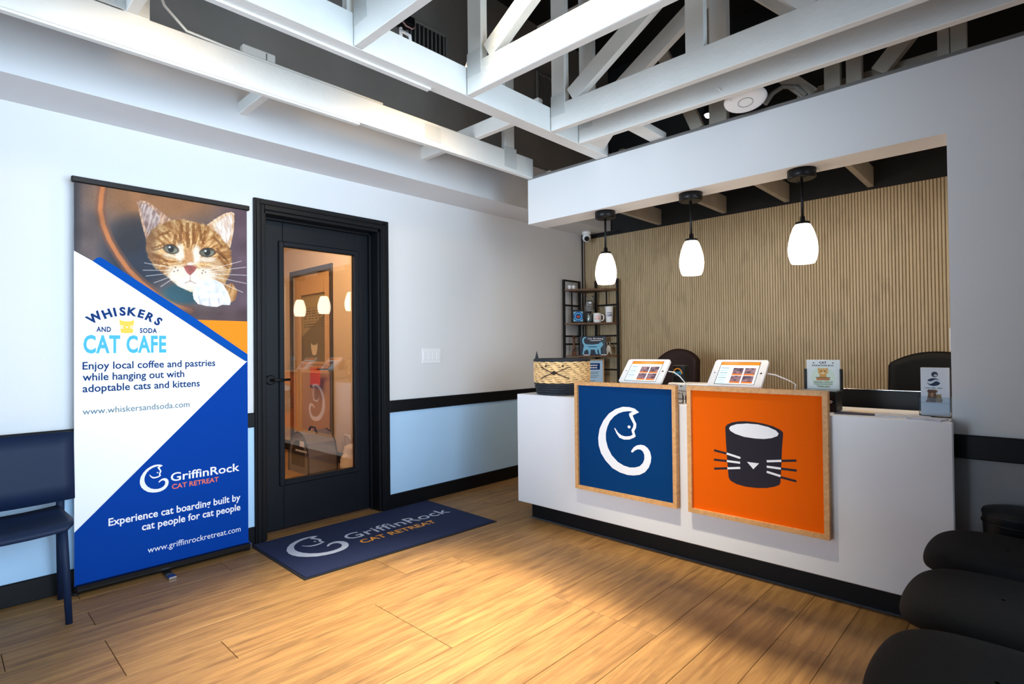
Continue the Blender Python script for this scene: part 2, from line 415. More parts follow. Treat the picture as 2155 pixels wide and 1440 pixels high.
# ------------------------------------------------------------------ walls
DX0, DX1, DZ = 1.416, 2.262, 2.055       # door opening
w = MB()
w.box((XL, YA, 0), (DX0, YA+0.17, 2.42)); w.box((DX1, YA, 0), (XS+0.1, YA+0.17, 2.42)); w.box((DX0, YA, DZ), (DX1, YA+0.17, 2.42))
wl = struct(w.build('wall_left', M_wall), 'long white wall with the glazed door')
w = MB(); w.box((XL, YA-0.004, 0.1), (1.356, YA+0.002, 0.715)); w.box((2.322, YA-0.004, 0.1), (XS, YA+0.002, 0.715))
w.build('lower_wall_panel', M_wain, wl)
bh = struct(MB().box((XL, YBH, 2.356), (XS, YA+0.17, 2.74)).build('wall_left_bulkhead', M_wall), 'white bulkhead stepping out above the door wall')
struct(MB().box((XL, YBH+0.01, 2.74), (XS, YA+0.17, ZC)).build('wall_left_upper', mat('grey_upper_wall', C(128, 124, 120), 0.8, var=0.08)), 'grey wall above the bulkhead, behind the trusses')  # upper wall in a darker grey than the bulkhead below
w = MB(); w.box((XB, YF, 0), (XB+0.185, 0.266, ZT)); w.box((XB, 0.266, ZS), (XB+0.185, 2.626, ZT))
wr = struct(w.build('wall_right', M_wall), 'wall and dropped header framing the reception opening')
MB().box((XB-0.004, YF, 0.1), (XB+0.002, 0.262, 0.705)).build('lower_wall_panel', M_wainB, wr)
struct(MB().box((XB-0.012, YF, ZT), (XB+0.03, 2.632, ZT+0.012)).build('trim_1', mat('grey_channel', C(120, 118, 116), 0.4, 0.4)), 'thin grey metal channel capping the header')
wb = struct(MB().box((XS+0.02, YF, 0), (XS+0.12, YA+0.2, 2.315)).build('wall_back', M_slatback), 'back wall faced with vertical wood slats')
struct(MB().box((XS+0.02, YF, 2.315), (XS+0.12, YA+0.2, ZC)).build('wall_back_upper', M_deck), 'black painted wall above the slats')
s_ = MB(); y = YF; pitch = 0.0205
hs = pitch*0.42
while y < YA-0.02:
    prof = [(-hs, 0.0), (-hs, 0.005), (-hs*0.6, 0.0085), (hs*0.6, 0.0085), (hs, 0.005), (hs, 0.0)]
    yc = y+pitch/2; n0 = [(XS+0.02-d, yc+a, 0.0) for a, d in prof]; n1 = [(p[0], p[1], 2.312) for p in n0]
    s_.add(n0+n1, [(i, i+1, 7+i, 6+i) for i in range(5)]+[(6, 7, 8, 9, 10, 11)]); y += pitch
sl = s_.build('wood_slats', M_slat, wb); sl['kind'] = 'stuff'; sl['label'] = 'narrow vertical oak slats'
ce = struct(MB().box((XL, YF, ZC), (XS+0.12, YA+0.2, ZC+0.1)).build('ceiling', M_deck), 'black painted roof deck above the trusses')
# storefront wall behind the camera and glazed side wall
w = MB(); w.box((XL-0.1, YF-0.1, 0), (XB+0.2, YF, 0.28)); w.box((XL-0.1, YF-0.1, 2.42), (XS, YF, ZC)); w.box((2.35, YF-0.1, 0.28), (XS, YF, 2.42)); w.box((XL-0.1, YF-0.1, 0.28), (-1.85, YF, 2.42)); w.box((XB+0.2, YF-0.1, 0), (XS, YF, 0.28))
struct(w.build('wall_front', M_wall), 'storefront wall behind the camera')
w = MB(); w.box((XL-0.1, YF, 0), (XL, YA+0.17, 0.28)); w.box((XL-0.1, YF, 2.42), (XL, YA+0.17, ZC)); w.box((XL-0.1, YF, 0.28), (XL, 0.4, 2.42)); w.box((XL-0.1, 3.0, 0.28), (XL, YA+0.17, 2.42))
struct(w.build('wall_side', M_wall), 'glazed side wall left of the camera')
def window(name, a, b, along, n, label):
    w = MB(); t = 0.05
    if along == 'X':
        x0, x1 = a; y = b
        for k in range(n+1):
            xx = x0+(x1-x0)*k/n; w.bbox((xx-t/2, y-0.03, 0.28), (xx+t/2, y+0.03, 2.42))
        w.bbox((x0, y-0.03, 0.28), (x1, y+0.03, 0.33)); w.bbox((x0, y-0.03, 2.37), (x1, y+0.03, 2.42))
    else:
        y0, y1 = a; x = b
        for k in range(n+1):
            yy = y0+(y1-y0)*k/n; w.bbox((x-0.03, yy-t/2, 0.28), (x+0.03, yy+t/2, 2.42))
        w.bbox((x-0.03, y0, 0.28), (x+0.03, y1, 0.33)); w.bbox((x-0.03, y0, 2.37), (x+0.03, y1, 2.42))
    o = struct(w.build(name, M_black), label)
    for k in range(n):
        if along == 'X': MB().box((x0+(x1-x0)*k/n, y-0.004, 0.3), (x0+(x1-x0)*(k+1)/n, y+0.004, 2.4)).build('pane', M_glass, o)
        else: MB().box((x-0.004, y0+(y1-y0)*k/n, 0.3), (x+0.004, y0+(y1-y0)*(k+1)/n, 2.4)).build('pane', M_glass, o)
window('window_1', (-1.85, 2.35), YF-0.05, 'X', 4, 'black framed storefront window')
window('window_2', (0.4, 3.0), XL-0.05, 'Y', 2, 'black framed side window')

# baseboards and chair rails
def base(name, segs, label):
    w = MB()
    for a, b in segs: w.bbox(a, b, 0.004)
    struct(w.build(name, M_black), label)
base('baseboard_left', [((XL, YA-0.016, 0), (1.356, YA, 0.106)), ((2.322, YA-0.016, 0), (XS, YA, 0.106))], 'black baseboard along the door wall')
base('baseboard_right', [((XB-0.016, YF, 0), (XB, 0.262, 0.106))], 'black baseboard along the right wall')
base('trim_2', [((XL, YA-0.022, 0.71), (1.356, YA, 0.797))], 'black chair rail left of the door')
base('trim_3', [((2.322, YA-0.022, 0.71), (XS-0.03, YA, 0.797))], 'black chair rail right of the door')
base('trim_4', [((XB-0.022, YF, 0.70), (XB, 0.262, 0.797))], 'black chair rail on the right wall')

#@@DOOR
# ------------------------------------------------------------------ glazed door
dr = bpy.data.objects.new('door_1', None); COL.objects.link(dr); dr.location = (1.84, YA, 0); struct(dr, 'black door with a tall clear glass panel')
def lp(a, o): return tuple(a[i]-o[i] for i in range(3))
O = (1.84, YA, 0)
def wbx(b, a, c, r=0.003): b.bbox(lp(a, O), lp(c, O), r)
for nm, a, c in (('casing', (1.356, YA-0.02, 0), (1.420, YA+0.002, 2.114)), ('casing', (2.258, YA-0.02, 0), (2.322, YA+0.002, 2.114)), ('casing', (1.420, YA-0.02, 2.05), (2.258, YA+0.002, 2.114))):
    b = MB(); wbx(b, a, c)
    if c[0]-a[0] < 0.1:
        wbx(b, (a[0]+0.012, YA-0.027, 0), (a[0]+0.034, YA-0.015, 2.10)); wbx(b, (a[0]+0.040, YA-0.024, 0), (a[0]+0.050, YA-0.015, 2.09))
    else: wbx(b, (a[0]-0.03, YA-0.027, 2.08), (c[0]+0.03, YA-0.015, 2.102))
    b.build(nm, M_black, dr)
for a, c in (((1.40, YA, 0), (1.436, YA+0.165, 2.05)), ((2.242, YA, 0), (2.276, YA+0.165, 2.05)), ((1.42, YA, 2.03), (2.26, YA+0.165, 2.07))):
    b = MB(); wbx(b, a, c); b.build('jamb', M_black, dr)
for a, c in (((1.436, YA+0.085, 0), (1.452, YA+0.11, 2.03)), ((2.226, YA+0.085, 0), (2.242, YA+0.11, 2.03)), ((1.436, YA+0.085, 2.015), (2.242, YA+0.11, 2.032))):
    b = MB(); wbx(b, a, c); b.build('door_stop', M_black, dr)
LY = YA+0.118; GX0, GX1, GZ0, GZ1 = 1.592, 2.12, 0.322, 1.862
leaf = MB()
wbx(leaf, (1.438, LY, 0.012), (GX0, LY+0.044, 2.028)); wbx(leaf, (GX1, LY, 0.012), (2.240, LY+0.044, 2.028)); wbx(leaf, (GX0, LY, 0.012), (GX1, LY+0.044, GZ0)); wbx(leaf, (GX0, LY, GZ1), (GX1, LY+0.044, 2.028))
lf = leaf.build('door_leaf', M_door, dr)
b = MB(); g = 0.032
wbx(b, (GX0-g, LY-0.012, GZ0-g), (GX0+0.006, LY+0.004, GZ1+g), 0.006); wbx(b, (GX1-0.006, LY-0.012, GZ0-g), (GX1+g, LY+0.004, GZ1+g), 0.006); wbx(b, (GX0, LY-0.012, GZ0-g), (GX1, LY+0.004, GZ0+0.004), 0.006); wbx(b, (GX0, LY-0.012, GZ1-0.004), (GX1, LY+0.004, GZ1+g), 0.006)
b.build('glazing_bead', M_door, lf)
b = MB(); b.box(lp((GX0, LY+0.018, GZ0), O), lp((GX1, LY+0.026, GZ1), O)); b.build('glass_pane', M_glass, dr, 'clear reflective glass pane')
hd = MB(); hx, hz = 1.506-O[0], 0.985
hd.lathe([(0.030, 0), (0.032, -0.006), (0.026, -0.012)], 20, (hx, LY-O[1], hz), 'Y'); hd.tube([(hx, LY-O[1], hz), (hx, LY-O[1]-0.05, hz), (hx+0.012, LY-O[1]-0.058, hz), (hx+0.105, LY-O[1]-0.056, hz)], 0.0085, 10)
hd.build('door_handle', M_blackmetal, dr, 'black lever handle')
hd = MB(); hd.lathe([(0.027, 0), (0.027, -0.01), (0.02, -0.014)], 20, (hx, LY-O[1], hz-0.0), 'Y'); hd.bbox((hx-0.004, LY-O[1]-0.030, hz-0.16), (hx+0.004, LY-O[1], hz-0.13)); 
b = MB(); wbx(b, (1.42, YA+0.10, 0.0), (2.26, YA+0.165, 0.010)); b.build('threshold', mat('bronze_threshold', C(90, 66, 50), 0.5, 0.4), dr)

#@@HALL
# ------------------------------------------------------------------ hall behind the door
HX = 2.934
w = MB(); w.box((HX, YA+0.17, 0), (HX+0.1, 5.43, 2.5)); w.box((HX, 6.37, 0), (HX+0.1, 7.3, 2.5)); w.box((HX, 5.43, 2.06), (HX+0.1, 6.37, 2.5)); w.box((HX+0.06, 5.43, 0), (HX+0.1, 6.37, 2.06))
struct(w.build('wall_hall_right', M_halltan), 'cream hall wall seen through the door glass')
struct(MB().box((0.9, 7.2, 0), (HX+0.1, 7.3, 2.5)).build('wall_hall_back', M_halltan), 'cream end wall of the hall')
struct(MB().box((0.9, YA+0.17, 0), (1.0, 7.3, 2.5)).build('wall_hall_left', M_halltan), 'cream left wall of the hall')
struct(MB().box((0.9, YA+0.17, 2.5), (HX+0.1, 7.3, 2.6)).build('ceiling_hall', M_halltan), 'cream hall ceiling')
base('baseboard_hall', [((HX-0.015, 6.40, 0), (HX, 7.2, 0.11)), ((HX-0.015, YA+0.17, 0), (HX, 5.40, 0.11))], 'dark baseboard in the hall')
d2 = bpy.data.objects.new('door_2', None); COL.objects.link(d2); d2.location = (HX, 5.9, 0); struct(d2, 'tan hall door with a small window, seen through the glass')
O2 = (HX, 5.9, 0)
def b2(nm, a, c, m, par=d2, r=0.003, label=None): return MB().bbox(lp(a, O2), lp(c, O2), r).build(nm, m, par, label)
M_darkframe = mat('dark_brown_frame', C(52, 40, 36), 0.5)
b2('door_casing', (HX-0.02, 5.405, 0), (HX+0.004, 5.455, 2.10), M_darkframe); b2('door_casing', (HX-0.02, 6.345, 0), (HX+0.004, 6.395, 2.10), M_darkframe); b2('door_casing', (HX-0.02, 5.455, 2.045), (HX+0.004, 6.345, 2.10), M_darkframe)
M_tan = mat('tan_door_paint', C(216, 180, 140), 0.5)
lf2 = MB()
for a, c in (((HX+0.02, 5.455, 0.01), (HX+0.058, 5.60, 2.04)), ((HX+0.02, 6.20, 0.01), (HX+0.058, 6.345, 2.04)), ((HX+0.02, 5.60, 0.01), (HX+0.058, 6.20, 1.04)), ((HX+0.02, 5.60, 1.82), (HX+0.058, 6.20, 2.04))): lf2.bbox(lp(a, O2), lp(c, O2), 0.002)
lf2.build('door_leaf', M_tan, d2)
wf = MB()
for a, c in (((HX+0.008, 5.58, 1.02), (HX+0.03, 5.61, 1.84)), ((HX+0.008, 6.19, 1.02), (HX+0.03, 6.22, 1.84)), ((HX+0.008, 5.61, 1.02), (HX+0.03, 6.19, 1.05)), ((HX+0.008, 5.61, 1.81), (HX+0.03, 6.19, 1.84))): wf.bbox(lp(a, O2), lp(c, O2), 0.002)
wf.build('window_bead', M_tan, d2)
def hallpane(U, V):
    img = np.zeros(U.shape+(3,))+np.array([126, 112, 84]); img = blend(img, (V > 0.55+0.35*(U-0.5)), (176, 160, 120))
    img = blend(img, (np.abs((V*26) % 1-0.5) < 0.22) & (U > 0.1) & (U < 0.9) & (V > 0.5) & (V < 0.82) & (vnoise(U*30, V*26) > 0.35), (104, 92, 70))
    cat_ = inpoly(U, V, [(0.38, 0.20), (0.38, 0.28), (0.44, 0.25), (0.56, 0.25), (0.62, 0.28), (0.62, 0.20), (0.58, 0.12), (0.5, 0.10), (0.42, 0.12)])
    return blend(img, cat_, (236, 226, 206))
frp = Frame(lp((HX+0.035, 6.20, 1.04), O2), (0, -0.60, 0), (0, 0, 0.78), (-1, 0, 0))
grid_print('window_pane', frp, 0, 1, 0, 1, 90, 110, hallpane, 0.0, M_print, d2, 'frosted pane with a small white cat face sticker')
hh = MB(); hh.lathe([(0.032, 0), (0.032, -0.01), (0.024, -0.016)], 18, lp((HX+0.02, 5.506, 0.974), O2), 'X'); hh.tube([lp((HX+0.01, 5.506, 0.974), O2), lp((HX-0.045, 5.506, 0.974), O2), lp((HX-0.05, 5.53, 0.974), O2), lp((HX-0.05, 5.66, 0.972), O2)], 0.010, 8)
hh.build('door_handle', M_blackmetal, d2, 'black lever handle')
# orange sign hanging from the handle
hs_ = thing('hanging_sign', 'orange card hanging from the hall door handle', 'sign', (HX-0.052, 5.70, 0.80))
MB().bbox((-0.004, -0.10, 0.0), (0.004, 0.12, 0.19), 0.002).build('card', mat('red_orange_card', C(232, 92, 30), 0.5), hs_)
MB().bbox((-0.006, -0.10, -0.035), (0.006, 0.12, 0.0), 0.002).build('card_foot', mat('brown_card', C(110, 70, 50), 0.6), hs_)
MB().tube([(0, -0.06, 0.19), (0.0, -0.07, 0.21), (0.004, -0.06, 0.19)], 0.003, 6).build('cord', M_rubber, hs_)
# pet carrier and bag on the hall floor
pc = thing('pet_carrier', 'grey and black soft pet carrier on the hall floor', 'pet carrier', (2.58, 5.17, 0), 0.0); pc.scale = (0.86, 0.86, 0.86)
prof = [(-0.23, 0.0), (-0.24, 0.03), (-0.235, 0.20), (-0.19, 0.34), (-0.10, 0.43), (0.0, 0.455), (0.10, 0.43), (0.19, 0.34), (0.235, 0.20), (0.24, 0.03), (0.23, 0.0)]
M_grey = mat('grey_fabric', C(122, 118, 124), 0.85, bump=0.3, bscale=300, var=0.06); M_dgrey = mat('dark_fabric', C(38, 36, 42), 0.8)
MB().prism(prof, -0.17, 0.17, 'X').build('body', M_grey, pc)
for xx in (-0.17, 0.17): MB().tube([(xx, p[0], p[1]) for p in prof], 0.009, 6).build('piping', M_dgrey, pc)
MB().prism([(-0.15, 0.08), (-0.15, 0.24), (-0.09, 0.34), (0.0, 0.37), (0.09, 0.34), (0.15, 0.24), (0.15, 0.08)], -0.178, -0.168, 'X').build('mesh_window', M_dgrey, pc)
MB().bbox((-0.182, -0.22, 0.24), (-0.174, 0.05, 0.262)).build('strap', mat('pale_strap', C(200, 205, 215), 0.5), pc)
MB().bbox((-0.185, -0.16, 0.30), (-0.176, -0.06, 0.36)).build('label_patch', mat('white_patch', C(226, 226, 230), 0.5), pc)
MB().tube([(0, -0.10, 0.43), (0, -0.05, 0.49), (0, 0.05, 0.49), (0, 0.10, 0.43)], 0.011, 8).build('carry_handle', M_dgrey, pc)
def blob(name, label, cat, loc, rx, ry, h, m, seed, group=None):
    r = np.random.RandomState(seed); n, k = 22, 12; vs_ = []; fs_ = []
    for j in range(k+1):
        t = j/k; R0 = (1.0-0.35*t**2)*(0.9+0.1*math.sin(t*6)) if j < k else 0.25
        for i in range(n):
            a = 2*math.pi*i/n; q = 1+0.16*math.sin(3*a+seed+t*5)+0.10*(r.rand()-0.5)*2
            vs_.append((rx*R0*q*math.cos(a), ry*R0*q*math.sin(a), h*t+0.03*h*(r.rand()-0.5)*(0 < j < k)))
    fs_ = [(j*n+i, j*n+(i+1) % n, (j+1)*n+(i+1) % n, (j+1)*n+i) for j in range(k) for i in range(n)]
    b = MB(); b.add(vs_, fs_, True); b.f.append(tuple(range(n))[::-1]); b.sm.append(False); b.f.append(tuple(k*n+i for i in range(n))); b.sm.append(False)
    o = thing(name, label, cat, loc, 0, group); b.build('bag_body', m, o); return o
pb = blob('plastic_bag', 'crumpled white plastic bag beside the pet carrier in the hall', 'bag', (2.79, 4.80, 0), 0.105, 0.11, 0.27, mat('white_bag_film', C(232, 222, 216), 0.3, bump=0.6, bscale=18), 3)
for sgn in (-1, 1): MB().tube([(0.03*sgn, -0.05, 0.29), (0.05*sgn, -0.04, 0.36), (0.05*sgn, 0.04, 0.36), (0.03*sgn, 0.05, 0.29)], 0.010, 6).build('bag_handle', MATS['white_bag_film'], pb)
hl = thing('ceiling_lamp', 'round ceiling lamp in the hall', 'lamp', (2.0, 4.9, 2.5))
MB().lathe([(0.13, 0), (0.13, -0.03), (0.09, -0.06)], 24).build('diffuser', mat('hall_lamp_glass', C(250, 240, 225), 0.4, emit=(1, 0.75, 0.45, 1), estr=4), hl)
bulb('hall_light', (0, 0, -0.14), 42, (1.0, 0.64, 0.32), 0.08, parent=hl)

#@@CEILING
# ------------------------------------------------------------------ roof trusses
def truss(label, x, y0, webs, z0=ZT, h=0.136, t=0.042, tops=None, m=M_beam):
    o = thing('roof_truss', label, 'truss', (x, y0[1], z0), 0, 'white roof trusses')
    c = (x, y0[1], z0)
    MB().bbox((-t/2, y0[0]-c[1], 0), (t/2, 0, h), 0.003).build('bottom_chord', m, o)
    if tops: MB().bar((0, tops[0][0]-c[1], tops[0][1]-z0), (0, tops[1][0]-c[1], tops[1][1]-z0), t, 0.09, (1, 0, 0) if False else (0, 0, 1)).build('top_chord', m, o)
    for a, b_, wd in webs:
        MB().bar((0, a[0]-c[1], a[1]-z0), (0, b_[0]-c[1], b_[1]-z0), t*0.96, wd, (1, 0, 0) if False else ((0, 1, 0) if abs(a[0]-b_[0]) < 1e-3 else (0, 0, 1))).build('web', m, o)
    return o
ylo = YF+0.02
webT = [((1.885, 2.50), (1.885, 3.46), 0.088), ((1.80, 2.53), (1.10, 2.945), 0.088), ((1.02, 2.93), (0.62, 2.50), 0.07), ((1.10, 2.50), (1.10, 3.02), 0.085), ((0.55, 2.50), (0.0, 2.98), 0.08), ((0.0, 2.50), (0.0, 3.0), 0.085)]
top_ = ((1.93, 3.50), (-0.60, 2.85))
webT2 = [w_ for w_ in webT]
for x, nm in ((0.545, 'roof truss overhead at the far left, mostly above the picture'), (1.168, 'roof truss meeting the second beam nearest the left of the picture'), (1.765, 'roof truss with a brightly lit chord in the middle of the ceiling'), (2.385, 'roof truss just left of the round access point'), (2.642, 'roof truss closest to the header wall, right above the access point')):
    o = truss(nm, x, (ylo, 1.938), webT2, tops=top_)
    MB().bbox((-0.0235, -0.10, 0.075), (-0.020, -0.004, 0.19), 0.001).build('nail_plate', M_plate, o)
# header truss standing on the dropped header
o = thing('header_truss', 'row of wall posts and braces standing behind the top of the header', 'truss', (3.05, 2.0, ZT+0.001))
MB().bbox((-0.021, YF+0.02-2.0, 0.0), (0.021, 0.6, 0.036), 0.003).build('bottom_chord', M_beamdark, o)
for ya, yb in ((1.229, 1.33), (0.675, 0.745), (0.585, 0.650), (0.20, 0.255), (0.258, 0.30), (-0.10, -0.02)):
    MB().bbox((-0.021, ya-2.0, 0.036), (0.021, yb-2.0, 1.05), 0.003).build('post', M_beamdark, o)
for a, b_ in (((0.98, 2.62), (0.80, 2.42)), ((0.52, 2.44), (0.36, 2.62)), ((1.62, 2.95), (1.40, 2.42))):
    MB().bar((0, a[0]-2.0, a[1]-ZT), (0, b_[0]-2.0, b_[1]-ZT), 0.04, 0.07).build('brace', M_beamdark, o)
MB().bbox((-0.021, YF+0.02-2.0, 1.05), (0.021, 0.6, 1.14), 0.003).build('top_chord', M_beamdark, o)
# girders along the door wall
def girder(label, ya, yb, x1, h, posts, steps):
    o = thing('girder_beam', label, 'beam', (0, (ya+yb)/2, ZT)); c = (ya+yb)/2
    MB().bbox((XL, ya-c, 0), (x1, yb-c, h), 0.003).build('beam_chord', M_beam, o)
    for (xa, xb, dy, z) in steps: MB().bbox((xa, ya-c+dy, -z), (xb, ya-c+dy+0.03, 0.0), 0.002).build('batten', M_beam, o)
    for xa, xb, zt in posts: MB().bbox((xa, -0.019, h-0.02), (xb, 0.019, zt), 0.003).build('post', M_beam, o)
    return o
gA = girder('long white beam nearest the door wall, lit warm in two spots', 2.570, 2.609, XB-0.005, 0.138, [(0.515, 0.605, 1.0), (2.655, 2.745, 1.0)], [(XL, 1.56, 0.006, 0.010)])
MB().bbox((0.38, -0.0235, 0.14), (0.60, -0.020, 0.30), 0.001).build('nail_plate', M_plate, gA); MB().bbox((1.98, -0.0235, 0.03), (2.10, -0.020, 0.12), 0.001).build('nail_plate', M_plate, gA); MB().bbox((2.64, -0.0235, 0.02), (2.76, -0.020, 0.16), 0.001).build('nail_plate', M_plate, gA)
gB = girder('thick white double beam carrying the ends of the trusses', 1.941, 2.028, XB-0.005, 0.136, [(1.135, 1.225, 1.1)], [(XL, 1.58, 0.058, 0.010)])
for x, ya, yb, nm in ((0.545, 2.04, 2.612, 'short white rafter stub over the beam at the far left'), (1.168, 2.611, YBH+0.005, 'short white rafter stub above the banner side of the beam'), (2.40, 2.04, YBH+0.005, 'short white rafter stub above the corner near the header')):
    tag(MB().bbox((x-0.021, ya, ZT+(0.09 if ya > 2.3 else 0.1395)), (x+0.021, yb, ZT+(0.155 if ya > 2.3 else 0.23)), 0.003).build('rafter_stub', M_beam), nm, 'rafter', 'rafter stubs')
# blocking between last truss and header
for y, nm in ((1.60, 'short white block between last truss and header, left of access point'), (1.03, 'short white block carrying the round access point')):
    tag(MB().bbox((2.664, y-0.045, ZT+(0.013 if y > 1.3 else 0.060)), (XB+0.02, y+0.045, ZT+(0.052 if y > 1.3 else 0.10)), 0.002).build('wood_block', M_beam), nm, 'block', 'blocking at the header')
tag(MB().prism([(2.664, 2.02), (2.664, 1.70), (2.92, 1.98), (2.92, 2.02)], ZT+0.03, ZT+0.05).build('gusset_panel', M_beam), 'triangular white board in the corner of beam and header', 'board')
# joists over the reception nook
for y, nm in ((2.59, 'leftmost'), (1.968, 'second from the left'), (1.456, 'third from the left'), (0.877, 'rightmost')):
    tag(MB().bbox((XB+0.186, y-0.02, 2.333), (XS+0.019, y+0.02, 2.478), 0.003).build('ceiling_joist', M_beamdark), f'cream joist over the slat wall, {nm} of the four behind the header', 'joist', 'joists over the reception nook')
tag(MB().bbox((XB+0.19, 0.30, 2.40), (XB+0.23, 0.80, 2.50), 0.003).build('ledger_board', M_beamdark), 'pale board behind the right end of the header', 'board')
# roof space vents on the bulkhead wall
def vent(label, x0, x1, z0, z1):
    o = thing('louver_vent', label, 'vent', ((x0+x1)/2, YBH, z0), 0, 'roof space vents'); W = (x1-x0)/2; Hh = z1-z0
    MB().box((-W, -0.006, 0), (W, 0, Hh)).build('backing', M_deck, o)
    fr = MB(); t = 0.022
    fr.bbox((-W-t, -0.02, -t), (-W, 0, Hh+t)); fr.bbox((W, -0.02, -t), (W+t, 0, Hh+t)); fr.bbox((-W, -0.02, -t), (W, 0, 0)); fr.bbox((-W, -0.02, Hh), (W, 0, Hh+t)); fr.build('frame', M_vent, o)
    n = 9
    for i in range(n):
        xx = -W+(i+0.5)*2*W/n; MB().bbox((xx-0.004, -0.018, 0), (xx+0.004, -0.007, Hh), 0.001).build('slat', M_vent, o)
vent('grey louver vent high on the wall, left of the middle truss', 2.27, 2.60, 3.26, 3.46)
vent('grey louver vent high on the wall, seen under the middle truss', 3.64, 3.84, 3.30, 3.56)
o = thing('wiring_box', 'small black box with a loose pink wire by the left vent', 'box', (2.20, YBH-0.05, 3.40))
MB().bbox((-0.07, -0.04, -0.03), (0.07, 0.05, 0.03), 0.006).build('box_body', M_blackplastic, o)
MB().tube([(-0.06, -0.04, -0.02), (-0.02, -0.06, -0.07), (0.03, -0.06, -0.07), (0.07, -0.04, -0.03)], 0.005, 6).build('wire', mat('pink_wire', C(220, 170, 170), 0.5), o)
# conduit and junction box on the beam
tag(MB().tube([(0.62, 2.585, 2.70), (0.66, 2.586, 2.60), (0.74, 2.580, 2.525), (0.90, 2.578, 2.517), (1.70, 2.578, 2.517)], 0.006, 8).build('conduit', M_beam), 'thin white conduit running along the top of the long beam', 'conduit')
o = thing('junction_box', 'white junction box sitting on top of the long beam', 'junction box', (1.045, 2.59, ZT+0.1381))
MB().bbox((-0.075, -0.004, 0.0), (0.075, 0.034, 0.060), 0.006).build('box_body', M_beam, o); MB().bbox((0.028, -0.0055, 0.004), (0.034, -0.003, 0.05), 0.001).build('seam', M_vent, o)
# lamps clipped behind the double beam and above the trusses
def beam_lamp(label, loc, energy, spot, aim=(0, 0, -1), col=WARM, rad=0.045, blend=0.5):
    o = thing('spot_lamp', label, 'lamp', loc, 0, 'warm spot lamps in the trusses')
    q = Vector(aim).to_track_quat('-Z', 'Y'); o.rotation_mode = 'XYZ'; o.rotation_euler = q.to_euler()
    MB().lathe([(0.022, 0.075), (0.045, 0.06), (0.045, 0.002)], 18, cap=False).build('housing', M_whiteplastic, o)
    MB().lathe([(0.0001, 0.012), (0.038, 0.012)], 18, cap=False).build('lens', mat('lamp_lens', C(255, 240, 220), 0.4, emit=(1, 0.75, 0.45, 1), estr=20), o)
    MB().tube([(0, 0, 0.07), (0, 0.0, 0.16)], 0.008, 8).build('stem', M_whiteplastic, o)
    qi = q.inverted(); L0 = Vector(loc); tip = Vector((0, 0, 0.15))
    ends = (Vector((loc[0], 2.027, 2.47)), Vector((loc[0], 2.05, 2.60))) if loc[1] > 2 else (Vector((loc[0], loc[1], ZC)),)
    MB().tube([qi @ (e_-L0) for e_ in ends]+[tip], 0.007, 8).build('bracket', M_whiteplastic, o)
    bulb('spot_lamp_light', (0, 0, -0.01), energy, col, rad, spot=spot, parent=o, blend=blend)
    return o
beam_lamp('spot lamp behind the double beam, lighting the long beam near the door', (1.86, 2.12, 2.515), 11, 150, (0, 0.65, -1))
beam_lamp('spot lamp behind the double beam, throwing the bright pool on the floor', (1.50, 2.12, 2.515), 640, 57, (-0.06, -0.08, -1), (1.0, 0.90, 0.68), blend=1.0)
beam_lamp('spot lamp behind the double beam at the far left', (0.62, 2.12, 2.515), 6, 150, (0, 0.65, -1))
beam_lamp('spot lamp high between the trusses, lighting the middle of the floor', (1.56, 1.50, 3.50), 640, 44, (0.13, -0.04, -1), (1.0, 0.90, 0.68), blend=1.0)
beam_lamp('spot lamp high between the trusses, nearer the storefront', (1.62, 0.90, 3.10), 110, 60, (0.05, 0.05, -1), (1.0, 0.90, 0.68), blend=1.0)
for yy, nm in ((2.45, 'added small black downlight behind the header, nearest the corner shelf'), (1.15, 'added small black downlight behind the header, in the middle'), (0.45, 'added small black downlight behind the header, nearest the right wall')):  # unseen downlights added behind the header to brighten the slat wall
    o = thing('added_downlight', nm, 'lamp', (XB+0.186, yy, 2.29), 0, 'added downlights behind the header')
    MB().bbox((0, -0.02, -0.02), (0.02, 0.02, 0.02), 0.003).build('bracket', M_blackmetal, o); MB().lathe([(0.02, 0.03), (0.03, 0.02), (0.03, -0.03)], 16, (0.055, 0, 0), cap=False).build('housing', M_blackmetal, o)
    MB().lathe([(0.0001, -0.02), (0.027, -0.02)], 16, (0.055, 0, 0), cap=False).build('lens', mat('added_downlight_lens', C(255, 240, 220), 0.4, emit=(1, 0.8, 0.55, 1), estr=12), o)
    bulb('added_downlight_light', (0.055, 0, -0.05), 14 if yy > 2 else 27, (1.0, 0.80, 0.58), 0.05, spot=150, parent=o, direction=(0.75, 0, -1), blend=0.8)
o = thing('small_spotlight', 'tiny lit spotlight glimpsed behind the header', 'lamp', (3.30, 1.453, 2.60))
MB().lathe([(0.02, 0.05), (0.026, 0.04), (0.026, 0.0)], 16, cap=False).build('housing', M_blackplastic, o); MB().ball((0, 0, 0.0), 0.02, 12, 8).build('bulb', mat('small_bulb', C(255, 250, 240), 0.3, emit=(1, 0.9, 0.75, 1), estr=25), o); MB().tube([(0, 0, 0.04), (0, 0, 0.30)], 0.006, 6).build('stem', M_blackplastic, o)
MB().bbox((-0.265, -0.1225, 0.29), (0.03, 0.03, 0.33)).build('arm', M_blackplastic, o)
